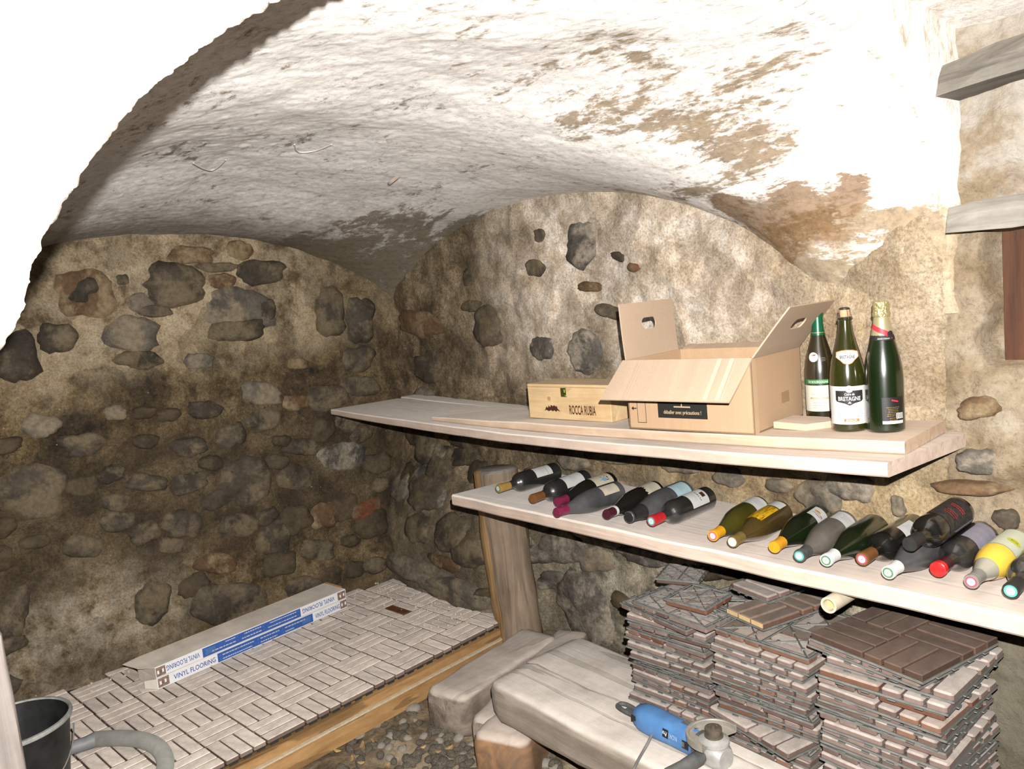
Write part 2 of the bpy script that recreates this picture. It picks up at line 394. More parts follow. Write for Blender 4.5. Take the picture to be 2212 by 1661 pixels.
M_ink_tan = plain('tan_ink', (.62, .44, .26), .6)
M_ink_orange = plain('orange_ink', (.62, .20, .012), .6)
M_ink_gold = plain('gold_ink', (.45, .30, .09), .4, metal=.4)
M_ink_red = plain('red_ink', (.62, .03, .05), .5)
M_ink_green = plain('green_ink', (.03, .20, .05), .5)
M_ink_lime = plain('lime_ink', (.58, .62, .03), .5)
M_ink_lightblue = plain('pale_blue_ink', (.22, .40, .55), .5)
M_brass = plain('green_brass', (.30, .33, .08), .3, metal=.85)
M_black_plastic = plain('scuffed_black_plastic', (.022, .022, .022), .45, var=.55, scale=16)
M_bucket_in = plain('wet_black_plastic', (.010, .009, .008), .35, var=.4, scale=12)
M_bucket_rim = plain('dusty_bucket_rim', (.36, .37, .34), .6, var=.3, scale=30)
M_wire = plain('steel_wire', (.42, .42, .40), .4, metal=.7)
M_hose = plain('dusty_grey_hose', (.275, .265, .235), .7, var=.16, scale=25)
M_hose_cuff = plain('grey_hose_cuff', (.235, .24, .24), .55, var=.25, scale=14)
M_blue_body = plain('dusty_blue_plastic', (.10, .25, .52), .5, var=.22, scale=18)
M_rubber = plain('dusty_dark_rubber', (.10, .10, .095), .65, var=.4, scale=30)
M_gear = plain('dusty_aluminium', (.52, .51, .48), .55, metal=.35, var=.2, scale=40)
M_guard = plain('dusty_steel_guard', (.42, .38, .32), .55, metal=.3, var=.2, scale=30)
M_spindle = plain('brown_steel', (.22, .18, .14), .45, metal=.6, var=.2, scale=60)
M_cord = plain('grey_cord', (.20, .19, .18), .6)
M_cobweb = plain('dusty_cobweb', (.62, .58, .53), .9)
M_leaf = plain('dry_leaf', (.48, .31, .13), .7, var=.3)
M_paper_tube = plain('cream_cardboard_tube', (.66, .56, .42), .7, var=.08)
M_tube_core = plain('yellow_tube_core', (.72, .50, .20), .7)

# ------------------------------------------------------------------ object helpers
def link(o): COL.objects.link(o); return o
def tag(o, label=None, cat=None, group=None, kind=None):
    if label: o['label'] = label
    if cat: o['category'] = cat
    if group: o['group'] = group
    if kind: o['kind'] = kind
    return o
def empty(name, loc=(0, 0, 0), rot=(0, 0, 0)):
    o = bpy.data.objects.new(name, None); link(o)
    o.empty_display_size = .05
    o.location = loc; o.rotation_euler = rot
    return o
def me_obj(name, me, parent=None, m=None):
    o = bpy.data.objects.new(name, me); link(o)
    if m is not None and not me.materials: me.materials.append(m)
    if parent is not None: o.parent = parent
    return o
def from_bm(name, bm, m, parent=None, smooth=False, mats=None):
    me = bpy.data.meshes.new(name)
    bmesh.ops.recalc_face_normals(bm, faces=bm.faces[:])
    bm.to_mesh(me); bm.free()
    for k in (mats or [m]): me.materials.append(k)
    if smooth:
        for p in me.polygons: p.use_smooth = True
        if smooth is not True:
            try: me.set_sharp_from_angle(angle=radians(smooth))
            except Exception: pass
    return me_obj(name, me, parent)
def from_data(name, vs_, fs, m, parent=None, smooth=False):
    me = bpy.data.meshes.new(name); me.from_pydata(vs_, [], fs); me.update()
    me.materials.append(m)
    if smooth:
        for p in me.polygons: p.use_smooth = True
        if smooth is not True:
            try: me.set_sharp_from_angle(angle=radians(smooth))
            except Exception: pass
    return me_obj(name, me, parent)
def add_box(bm, c, s, rot=None, bevel=0):
    r = bmesh.ops.create_cube(bm, size=1.0)
    vs_ = r['verts']
    for v in vs_: v.co = Vector((v.co.x * s[0], v.co.y * s[1], v.co.z * s[2]))
    if bevel:
        es = list({e for v in vs_ for e in v.link_edges})
        g = bmesh.ops.bevel(bm, geom=es, offset=bevel, segments=1, affect='EDGES', profile=.5)
        vs_ = list({v for f in g['faces'] for v in f.verts} | {v for v in vs_ if v.is_valid})
    mt = Matrix.Translation(Vector(c))
    if rot is not None: mt = mt @ (rot.to_matrix().to_4x4() if isinstance(rot, Euler) else rot)
    bmesh.ops.transform(bm, matrix=mt, verts=vs_)
def box_obj(name, c, s, m, parent=None, bevel=0, rot=None):
    bm = bmesh.new(); add_box(bm, c, s, rot, bevel); return from_bm(name, bm, m, parent)
def lathe(bm, prof, seg=28, cap=False):
    rings = []
    for r, z in prof:
        if r < 1e-6: rings.append([bm.verts.new((0, 0, z))])
        else: rings.append([bm.verts.new((r * cos(2 * pi * k / seg), r * sin(2 * pi * k / seg), z)) for k in range(seg)])
    for a, b in zip(rings, rings[1:]):
        for k in range(seg):
            k2 = (k + 1) % seg
            if len(a) == 1 and len(b) == 1: continue
            if len(a) == 1: bm.faces.new((a[0], b[k], b[k2]))
            elif len(b) == 1: bm.faces.new((a[k], b[0], a[k2]))
            else: bm.faces.new((a[k], a[k2], b[k2], b[k]))
def lathe_obj(name, prof, m, parent=None, seg=28, ang=35):
    bm = bmesh.new(); lathe(bm, prof, seg); return from_bm(name, bm, m, parent, smooth=ang)
def tube_bm(bm, pts, r, seg=8, closed=False, radii=None):
    pts = [Vector(p) for p in pts]; n = len(pts); rings = []
    up = Vector((0, 0, 1))
    for i, p in enumerate(pts):
        a = pts[(i - 1) % n] if (closed or i > 0) else p
        b = pts[(i + 1) % n] if (closed or i < n - 1) else p
        d = (b - a).normalized()
        s = d.cross(up)
        if s.length < .05: s = d.cross(Vector((0, 1, 0)))
        s.normalize(); u = s.cross(d)
        rr = radii[i] if radii else r
        rings.append([bm.verts.new(p + (s * cos(2 * pi * k / seg) + u * sin(2 * pi * k / seg)) * rr) for k in range(seg)])
    m_ = n if closed else n - 1
    for i in range(m_):
        a, b = rings[i], rings[(i + 1) % n]
        for k in range(seg):
            bm.faces.new((a[k], a[(k + 1) % seg], b[(k + 1) % seg], b[k]))
    if not closed:
        bm.faces.new(rings[0][::-1]); bm.faces.new(rings[-1])
def tube_obj(name, pts, r, m, parent=None, seg=8, radii=None, closed=False):
    bm = bmesh.new(); tube_bm(bm, pts, r, seg, closed, radii); return from_bm(name, bm, m, parent, smooth=50)
def smooth_path(pts, n=8):
    pts = [Vector(p) for p in pts]; out = []
    for i in range(len(pts) - 1):
        p0 = pts[max(i - 1, 0)]; p1 = pts[i]; p2 = pts[i + 1]; p3 = pts[min(i + 2, len(pts) - 1)]
        for k in range(n):
            t = k / n
            out.append(.5 * ((2 * p1) + (p2 - p0) * t + (2 * p0 - 5 * p1 + 4 * p2 - p3) * t * t + (3 * p1 - p0 - 3 * p2 + p3) * t ** 3))
    out.append(pts[-1]); return out
_txt_cache = {}
def text_data(s, bold=0.0):
    """2-D triangles of a string, cap height 1, origin at the left baseline"""
    key = (s, bold)
    if key not in _txt_cache:
        cu = bpy.data.curves.new('t', 'FONT'); cu.body = s; cu.size = 1.0; cu.resolution_u = 2; cu.offset = bold
        o = bpy.data.objects.new('t', cu); COL.objects.link(o)
        dg = bpy.context.evaluated_depsgraph_get(); dg.update()
        me = bpy.data.meshes.new_from_object(o.evaluated_get(dg))
        vs_ = [v.co.copy() for v in me.vertices]; fs = [tuple(p.vertices) for p in me.polygons]
        bpy.data.objects.remove(o); bpy.data.curves.remove(cu); bpy.data.meshes.remove(me)
        x0 = min(v.x for v in vs_); x1 = max(v.x for v in vs_)
        _txt_cache[key] = ([(v.x - x0, v.y) for v in vs_], fs, x1 - x0)
    return _txt_cache[key]
def fit_text(s, width, height, center=(0, 0), bold=0.0, shear=0.0):
    """points in the plane: text centred at center, width wide, cap height height"""
    v, f, w = text_data(s, bold)
    k = width / w; h = height / .72
    return [((x - w / 2) * k + center[0] + y * h * shear, y * h - height / 2 + center[1]) for x, y in v], f
def rect(x0, y0, x1, y1, nx=1):
    vs_ = []; fs = []
    for i in range(nx + 1):
        x = x0 + (x1 - x0) * i / nx
        vs_ += [(x, y0), (x, y1)]
    for i in range(nx): fs.append((2 * i, 2 * i + 2, 2 * i + 3, 2 * i + 1))
    return vs_, fs
def disc2(cx, cy, r, n=16, ry=None):
    ry = ry or r; v = [(cx, cy)]; f = []
    R_ = 1 if r < .004 else 3
    for j in range(1, R_ + 1):
        for k in range(n):
            a = 2 * pi * k / n; v.append((cx + r * j / R_ * cos(a), cy + ry * j / R_ * sin(a)))
    for k in range(n):
        f.append((0, 1 + k, 1 + (k + 1) % n))
        for j in range(R_ - 1):
            a = 1 + j * n + k; b = 1 + j * n + (k + 1) % n
            f.append((a, a + n, b + n, b))
    return v, f
def merge2(*parts):
    V = []; F = []
    for v, f in parts:
        o = len(V); V += v; F += [tuple(i + o for i in q) for q in f]
    return V, F
def print_flat(name, data, m, parent, origin, ux, uy, lift=.0004):
    """flat print: 2-D data laid on the plane origin + x*ux + y*uy"""
    ux = Vector(ux); uy = Vector(uy); n = ux.cross(uy).normalized(); o = Vector(origin)
    return from_data(name, [o + ux * x + uy * y + n * lift for x, y in data[0]], data[1], m, parent)
def print_round(name, data, m, parent, R, z0, a0, lift=.0006, flip=False):
    """print wrapped on a cylinder round local Z: x runs round (seen from outside left to right), y up"""
    s = -1 if flip else 1
    vs_ = []
    for x, y in data[0]:
        rr = R(z0 + s * y) if callable(R) else R
        a = a0 + s * x / (rr)
        vs_.append(((rr + lift) * cos(a), (rr + lift) * sin(a), z0 + s * y))
    return from_data(name, vs_, data[1], m, parent)

# ------------------------------------------------------------------ the setting: vault, walls, floor
def sst(a, b, v):
    t = max(0, min(1, (v - a) / (b - a))); return t * t * (3 - 2 * t)
def fbm(p, sc, o=4):
    return noise.fractal(Vector(p) * sc, 1.0, 2.0, o, noise_basis='PERLIN_ORIGINAL')
def grid_obj(name, nu, nv, fn, m, flip=False, smooth=True):
    vs_ = [fn(i / (nu - 1), j / (nv - 1)) for j in range(nv) for i in range(nu)]
    fs = []
    for j in range(nv - 1):
        for i in range(nu - 1):
            a = j * nu + i
            q = (a, a + 1, a + 1 + nu, a + nu)
            fs.append(q[::-1] if flip else q)
    return from_data(name, vs_, fs, m, None, smooth)

def y_wall(x, z):
    y = 2.2 - .11 * sst(-1.5, -.85, x)
    y += .035 * sst(-.835, -.795, x)
    y -= .19 * (1 - sst(-2.85, -2.45, x)) * (1 - sst(.42, .95, z))
    return y
def disp_left(y, z):
    p = (5.1, y, z)
    return .028 * fbm(p, 2.2, 5) + .016 * fbm(p, 9, 4)
def disp_back(x, z):
    p = (x, 7.3, z)
    return .026 * fbm(p, 2.4, 5) + .014 * fbm(p, 9, 4)
def left_pt(y, z, lift=0):
    return Vector((-3.6 + disp_left(y, z) + lift, y, z))
def back_pt(x, z, lift=0):
    return Vector((x, y_wall(x, z) - disp_back(x, z) - lift, z))

wall_left = grid_obj('wall_left', 190, 160, lambda u, v: left_pt(-.25 + 2.65 * u, -.05 + 2.15 * v), M_left, False)
tag(wall_left, 'dark rubble stone end wall under the vault, behind the tiled platform', 'wall', kind='structure')
wall_back = grid_obj('wall_back', 230, 160, lambda u, v: back_pt(-3.75 + 2.95 * u, -.05 + 2.12 * v), M_back, False)
tag(wall_back, 'rubble and mortar back wall behind the two plank shelves', 'wall', kind='structure')

# vault: barrel along X with a lunette cut over the back wall; section solved radially
def smin(a, b, k):
    h = max(k - abs(a - b), 0) / k
    return min(a, b) - h * h * k * .25
Z0 = 1.50
def vault_f(x, y, z):
    t = (x + 3.6) / 2.8
    yc = 1.05 + .04 * t
    right = y > yc
    a = 1.15 - .15 * t
    b = .53 + .10 * sst(0, .45, t) * (1 - .55 * sst(.7, 1, t)) + .04 * t
    n = 2.0
    if right: n += 1.2 * sst(-1.7, -.85, x)
    w = sst(-2.0, -1.05, x) * sst(yc, yc - .7, y)
    a += .085 * w; b += .06 * w
    u = abs(y - yc) / a; v = max(z - Z0, 0) / b
    f1 = ((u ** n + v ** n) ** (1 / n) - 1) * .6
    f2 = (sqrt(((x + 2.45) / 1.05) ** 2 + (max(z - 1.5, 0) / .505) ** 2) - 1) * .6
    if y < 1.0: f2 += (1.0 - y) * 1.2
    return smin(f1, f2, .26)
def vault_hit(px, py, off=.01):
    r_ = ray(px, py).normalized(); t = .3
    while t < 5:
        q = CAM + r_ * t
        if q.x < -.9 and vault_f(q.x, q.y, q.z) > -.004: break
        t += .01
    return CAM + r_ * (t - .02 - off)
def vault_pt(u, v):
    x = -3.72 + (2.905) * u
    t = (x + 3.6) / 2.8
    yc = 1.05 + .04 * t
    a = -0.02 + (pi + .04) * v
    dy, dz = cos(a), sin(a)
    lo, hi = .15, 1.30
    for _ in range(22):
        m = (lo + hi) / 2
        if vault_f(x, yc + m * dy, Z0 + m * dz) < 0: lo = m
        else: hi = m
    r = lo
    y = yc + r * dy; z = Z0 + r * dz
    p = (x, y, z)
    d = .022 * fbm(p, 1.3, 3) + .0035 * fbm(p, 6, 3) + .0016 * fbm(p, 30, 3)
    r += d * (1 - .96 * sst(-1.05, -.84, x)) - .007 * sst(-.95, -.83, x) * sst(1.0, 1.2, y) + (.07 * (1 - sst(1.46, 1.66, z)) if y > 1.5 else 0)
    return Vector((x, yc + r * dy, Z0 + r * dz))
M_vault = vault_mat()
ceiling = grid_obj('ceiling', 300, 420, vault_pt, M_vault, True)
tag(ceiling, 'flaking limewashed barrel vault with a lunette over the back wall', 'ceiling', kind='structure')

# transverse arch at x = -0.8 through which the bay is seen
def arch_edge(a):
    c, s = cos(a), sin(a)
    yc = 1.09
    if s < 0: s = 0.0
    n = 3.2 if c > 0 else 2.0
    aa = 1.0; bb = .61
    r = 1 / ((abs(c) / aa) ** n + (abs(s) / bb) ** n) ** (1 / n)
    zz = 1.5 + r * s
    return yc + r * c - (.07 * (1 - sst(1.5, 1.63, zz)) if c < 0 else 0), zz, c, s
def arch_pts():
    prof = []
    # jamb on the left runs down from the springing, then the arch, then the right jamb
    for z in [v * .03 for v in range(0, 50)]:
        y = .02 + .028 * (1 - sst(1.20, 1.30, z))
        prof.append((y, z, -1.0, 0.0))
    for k in range(0, 1401):
        a = pi - pi * k / 1400
        prof.append(arch_edge(a))
    prof.append((2.09, 1.47, 1.0, 0.0))
    return prof
AP = arch_pts()
def arch_pt(u, v):
    i = u * (len(AP) - 1); k = min(int(i), len(AP) - 2)
    y, z, c, s = AP[round(i)]
    # v: 0 back of soffit, .35 front edge, 1 outwards on the face
    rough = .004 * fbm((1, y * 1.0, z), 7, 3) + .0035 * fbm((1, y, z), 75, 5)
    if v < .12:
        e = .012 + .15 * (1 - v / .12) ** .7 if c < .25 else .03 * (1 - v / .12)
        return Vector((-.836, y + c * e, z + s * e))
    if v <= .4:
        v = (v - .12) / .28 * .4
        x = -.835 + .035 * (v / .4)
        e = rough * (v / .4) + .006 * fbm((x, y, z), 14, 3) * (1 - v / .4)
        e += (.012 if c < 0 else .0) * (1 - v / .4)
        return Vector((x, y + c * e, z + s * e))
    w = (v - .4) / .6
    e = rough * (1 - w) + w * w * 1.0 + w * .06
    x = -.8 + .018 * fbm((0, y + c * e, z + s * e), 3, 4) + .022 * min(1, w * 25)
    return Vector((x, y + c * e, z + s * e))
arch = grid_obj('trim_1', len(AP), 16, arch_pt, M_arch, False)
tag(arch, 'overexposed limewashed transverse arch close to the camera at left', 'arch', kind='structure')

# right-hand bay behind the arch: wall with niche, ceiling
NX0, NX1, NZ0, NZ1 = -.732, .2, 1.335, 1.650
def right_pt(u, v):
    x = -.875 + 1.56 * u ** 1.6; z = -.02 + 2.3 * v
    y = 2.098 + .04 * (1 - sst(-.865, -.82, x)) - .016 * fbm((x, 3, z), 4, 4) - .012 * fbm((x, 3, z), 14, 4)
    edge = .03 * fbm((0, 9, z), 11, 3)
    inx = sst(NX0 - .006, NX0 + .012, x + edge) * (1 - sst(NX1, NX1 + .02, x))
    inz = sst(NZ0 - .008, NZ0 + .008, z + edge) * (1 - sst(NZ1 - .008, NZ1 + .02, z + edge))
    y += .10 * inx * inz
    # masonry bulges below the niche
    y -= .035 * sst(1.02, 1.10, z) * (1 - sst(1.22, 1.33, z)) * sst(-.82, -.70, x)
    return Vector((x, y, z))
wall_right = grid_obj('wall_right', 200, 260, right_pt, M_right, False)
tag(wall_right, 'rough plastered wall right of the arch with a niche', 'wall', kind='structure')
def ceil2(u, v):
    x = -.9 + 1.9 * u; y = -.7 + 2.9 * v
    z = 2.135 + .09 * sin(min(1, max(0, (2.12 - y) / 1.0)) * pi / 2) + .012 * fbm((x, y, 4), 3, 4) + .006 * fbm((x, y, 4), 13, 3)
    return Vector((x, y, z))
c2 = grid_obj('ceiling', 90, 120, ceil2, M_arch, True)
tag(c2, 'whitewashed ceiling of the bay right of the arch', 'ceiling', kind='structure')
def flat_wall(name, a, b, z1, m, label):
    a = Vector(a); b = Vector(b)
    def f(u, v):
        p = a.lerp(b, u) + Vector((0, 0, -.05 + z1 * v))
        n = (b - a).cross(Vector((0, 0, 1))).normalized()
        return p + n * (.02 * fbm(p, 3, 4))
    o = grid_obj(name, 40, 36, f, m); tag(o, label, 'wall', kind='structure'); return o
flat_wall('wall_front', (-3.7, -.12, 0), (-.85, -.06, 0), 1.75, M_left, 'front side wall of the vaulted bay, beside the camera')
flat_wall('wall_rear', (.95, -.75, 0), (.95, 2.3, 0), 2.4, M_right, 'plastered wall behind the camera')
flat_wall('wall_side', (-.85, -.7, 0), (1.0, -.7, 0), 2.4, M_right, 'plastered side wall behind the camera')

# earth floor with loose river pebbles
def floor_mat():
    t = NT('damp_earth')
    n = t.noise(4, 10, .7, .5); n2 = t.noise(45, 7, .75)
    c = t.ramp(n, [(.36, (0.088, 0.064, 0.04)), (.47, (0.24, 0.176, 0.108)), (.60, (0.416, 0.328, 0.22))])
    c = t.mix(1.0, c, t.ramp(n2, [(.3, .55), (.6, 1.1)]), 'MULTIPLY')
    t.color(c); t.bump(t.math('ADD', n, n2), .8, .01); return t.set(rough=.9, spec=.2)
M_floor = floor_mat()
def floor_h(x, y):
    return .045 + .018 * fbm((x, y, 2), 3, 4) + .008 * fbm((x, y, 2), 12, 3)
floor = grid_obj('floor', 150, 110, lambda u, v: Vector((-3.75 + 4.8 * u, -.75 + 3.0 * v, floor_h(-3.75 + 4.8 * u, -.75 + 3.0 * v))), M_floor, False)
tag(floor, 'damp earth floor strewn with river pebbles below the beams', 'floor', kind='structure')

def pebble_me(k):
    rr = random.Random(100 + k)
    bm = bmesh.new(); bmesh.ops.create_icosphere(bm, subdivisions=2, radius=1)
    ax = (1, rr.uniform(.6, .9), rr.uniform(.45, .7)); o = rr.uniform(0, 50)
    for v in bm.verts:
        d = 1 + .22 * noise.noise(v.co * 1.3 + Vector((o, 0, 0)))
        v.co = Vector((v.co.x * ax[0], v.co.y * ax[1], v.co.z * ax[2])) * d
    me = bpy.data.meshes.new('pebble'); bm.to_mesh(me); bm.free()
    for p in me.polygons: p.use_smooth = True
    return me
PEB = []
for k in range(6):
    me = pebble_me(k); me.materials.append(M_pebble_pale if k == 5 else M_pebble); PEB.append(me)
rp = random.Random(3)
n_peb = 0
def pebble(x, y, r, me, dz=0):
    o = me_obj('pebble', me, floor)
    o.location = (x, y, floor_h(x, y) + r * .25 + dz); o.scale = (r, r, r)
    o.rotation_euler = (rp.uniform(-.4, .4), rp.uniform(-.4, .4), rp.uniform(0, 6.3))
for px, py, rpx in [(880, 1592, 12), (905, 1560, 14), (870, 1560, 13), (890, 1538, 14), (925, 1590, 12), (953, 1577, 17), (990, 1592, 16), (858, 1542, 12),
                    (868, 1612, 14), (835, 1598, 12), (912, 1618, 12), (1000, 1625, 13), (1196, 1655, 13), (940, 1605, 11), (985, 1612, 11)]:
    p = atz(px, py, .06); pebble(p.x, p.y, rpx / FPX * 2.6, PEB[5 if rp.random() < .6 else 0])
p = atz(893, 1524, .07); pebble(p.x, p.y, .036, PEB[5])
for _ in range(230):
    px = rp.uniform(740, 1230); py = rp.uniform(1560, 1720)
    if px < 740 + (1661 - py) * 1.2 and rp.random() < .8: continue
    p = atz(px, py, .05)
    if rp.random() < .12: me = PEB[5]
    else: me = PEB[rp.randrange(5)]
    pebble(p.x, p.y, rp.uniform(.013, .028), me)
for k in range(11):
    px = rp.uniform(700, 1010); py = rp.uniform(1600, 1661)
    p = atz(px, py, .06)
    bm = bmesh.new()
    a = rp.uniform(0, 6.3); L = rp.uniform(.008, .018); W = L * rp.uniform(.25, .45)
    q = [Vector((L * cos(t), W * sin(t), .004 * cos(2 * t))) for t in [k2 * pi / 4 for k2 in range(8)]]
    vs_ = [bm.verts.new(v) for v in q]; vs2 = [bm.verts.new(v + Vector((0, 0, .0012))) for v in q]
    bm.faces.new(vs_[::-1]); bm.faces.new(vs2)
    for i in range(8): bm.faces.new((vs_[i], vs_[(i + 1) % 8], vs2[(i + 1) % 8], vs2[i]))
    o = from_bm('wood_chip', bm, M_leaf, floor); o.location = (p.x, p.y, floor_h(p.x, p.y) + .02); o.rotation_euler = (rp.uniform(-.3, .3), rp.uniform(-.3, .3), a)

# stones set in the two rubble walls, each with its own outline and depth
def stone_obj(parent, fn, cu, cv, ru, rv, ang, h, m, seed, sq=2.6, name='stone'):
    rr = random.Random(seed)
    seg = 26; fr = [1.06, .93, .75, .45, .0]; hh = [-.02, .55, .88, 1.0, 1.0]
    off = rr.uniform(0, 90); tilt_u = rr.uniform(-.35, .35); tilt_v = rr.uniform(-.35, .35)
    vs_ = []; fs = []
    for f, hz in zip(fr, hh):
        for k in range(seg if f > 0 else 1):
            t = 2 * pi * k / seg
            c, s = cos(t), sin(t)
            rad = 1 / (abs(c) ** sq + abs(s) ** sq) ** (1 / sq)
            rad *= 1 + .28 * noise.noise(Vector((c * 1.3 + off, s * 1.3, seed * .37))) + .14 * noise.noise(Vector((c * 3.5, s * 3.5 + off, 4)))
            x = ru * f * rad * c; y = rv * f * rad * s
            xr = x * cos(ang) - y * sin(ang); yr = x * sin(ang) + y * cos(ang)
            l = h * .7 * hz * (1 + tilt_u * x / ru + tilt_v * y / rv) + (h * .35 * noise.noise(Vector((xr * 18 + off, yr * 18, seed))) if hz > .3 else 0)
            vs_.append(fn(cu + xr, cv + yr, l if hz > 0 else -.012))
    n = len(fr)
    for r_ in range(n - 2):
        for k in range(seg):
            a = r_ * seg + k; b = r_ * seg + (k + 1) % seg
            fs.append((a, b, b + seg, a + seg))
    last = (n - 1) * seg
    for k in range(seg): fs.append(((n - 2) * seg + k, (n - 2) * seg + (k + 1) % seg, last))
    me = bpy.data.meshes.new(name); me.from_pydata(vs_, [], fs); me.update(); me.materials.append(m)
    bm = bmesh.new(); bm.from_mesh(me); bmesh.ops.recalc_face_normals(bm, faces=bm.faces[:]); 
    bm.to_mesh(me); bm.free()
    for p in me.polygons: p.use_smooth = True
    return me_obj(name, me, parent)
D, G, K, BR, RD = M_rock, M_rock_grey, M_rock_lichen, M_rock_brown, M_rock_red
# px, py, rx, ry in the photograph's frame (turned into metres on the wall plane), tilt, thickness, rock
LEFT = [(180, 636, 66, 54, 0, .030, BR), (182, 628, 36, 30, 0, .046, D), (379, 613, 70, 46, -.05, .055, D), (415, 550, 50, 20, .05, .025, BR), (519, 541, 33, 20, 0, .02, BR),
        (470, 577, 46, 11, 0, .02, D), (481, 608, 31, 18, 0, .022, BR), (564, 588, 50, 26, -.1, .035, D), (520, 672, 76, 50, .1, .035, G),
        (520, 712, 60, 24, -.2, .045, D), (573, 668, 22, 26, .3, .04, D), (716, 672, 36, 52, 0, .045, D), (776, 690, 30, 46, .1, .05, D),
        (36, 771, 52, 54, 0, .05, D), (122, 730, 43, 33, 0, .04, D), (289, 722, 62, 44, .1, .035, G), (300, 777, 56, 20, .1, .035, D),
        (303, 653, 28, 20, 0, .022, G), (266, 604, 16, 12, 0, .015, D), (333, 672, 44, 14, .1, .02, D), (442, 883, 38, 20, .2, .03, D), (564, 848, 46, 26, .3, .035, G),
        (533, 1037, 56, 54, .5, .06, D), (515, 1132, 42, 27, .15, .045, D), (776, 775, 40, 27, -.3, .035, D), (785, 834, 40, 22, 0, .03, D),
        (393, 1132, 50, 30, .3, .04, D), (253, 1127, 40, 24, 0, .03, D), (68, 1064, 80, 60, .1, .04, D), (316, 1042, 46, 20, .1, .03, D),
        (595, 1160, 40, 46, .1, .03, D), (745, 985, 50, 32, .1, .035, K), (700, 1114, 27, 30, 0, .025, BR), (406, 965, 38, 22, 0, .028, D),
        (566, 906, 42, 24, 0, .03, D), (500, 1300, 92, 44, .1, .035, D), (30, 1325, 34, 54, 0, .035, D), (330, 1300, 40, 45, 0, .03, D),
        (250, 1085, 34, 20, 0, .02, D), (640, 1030, 40, 26, 0, .02, D), (650, 965, 42, 20, .2, .025, D), (180, 960, 50, 26, 0, .03, D), (90, 920, 40, 28, 0, .025, G),
        (690, 1190, 40, 26, 0, .03, D), (470, 1215, 50, 22, 0, .025, BR), (180, 1180, 46, 24, .1, .03, D), (640, 870, 30, 18, 0, .02, BR), (250, 890, 26, 18, 0, .025, G),
        (660, 1270, 46, 24, .1, .03, D), (370, 1180, 30, 18, 0, .02, D), (640, 785, 26, 14, 0, .02, BR), (430, 780, 36, 18, 0, .02, G), (755, 905, 30, 26, 0, .025, D)]
def place_left(i, px, py, rx, ry, tl, h, m):
    c = atx(px, py, -3.6); ru = abs(atx(px + rx, py, -3.6).y - atx(px - rx, py, -3.6).y) / 2
    rv = abs(atx(px, py + ry, -3.6).z - atx(px, py - ry, -3.6).z) / 2
    # the wall recedes to the left in the picture: tilt measured in the picture is kept as is
    slope = (atx(px + 20, py, -3.6).z - atx(px, py, -3.6).z) / max(1e-6, abs(atx(px + 20, py, -3.6).y - c.y))
    stone_obj(wall_left, left_pt, c.y, c.z, ru, rv, math.atan(slope) - tl * .6, h, m, 11 + i)
for i, a in enumerate(LEFT): place_left(i, *a)
def fill_stones(parent, fn, u0, u1, v0, v1, n, taken, seed, ok, mats):
    r_ = random.Random(seed); k = 0; tries = 0
    while k < n and tries < 6000:
        tries += 1
        u = r_.uniform(u0, u1); v = r_.uniform(v0, v1); a = r_.uniform(.05, .115); b = a * r_.uniform(.5, .85)
        if not ok(u, v): continue
        if any((u - q[0]) ** 2 + (v - q[1]) ** 2 < ((a + q[2]) * .86) ** 2 for q in taken): continue
        taken.append((u, v, a)); k += 1
        stone_obj(parent, fn, u, v, a, b, r_.uniform(-.25, .25), r_.uniform(.018, .04), mats[r_.randrange(len(mats))], seed + k, 2.8)
taken = []
for (px, py, rx, ry, *_r) in LEFT:
    c = atx(px, py, -3.6); taken.append((c.y, c.z, rx / FPX * 3.6 * .8))
fill_stones(wall_left, left_pt, .1, 2.05, .28, 1.32, 42, taken, 900, lambda u, v: not (u < 1.0 and v < .75 and u > .3), [M_rock_mud, M_rock_mud, M_rock_mud, D])
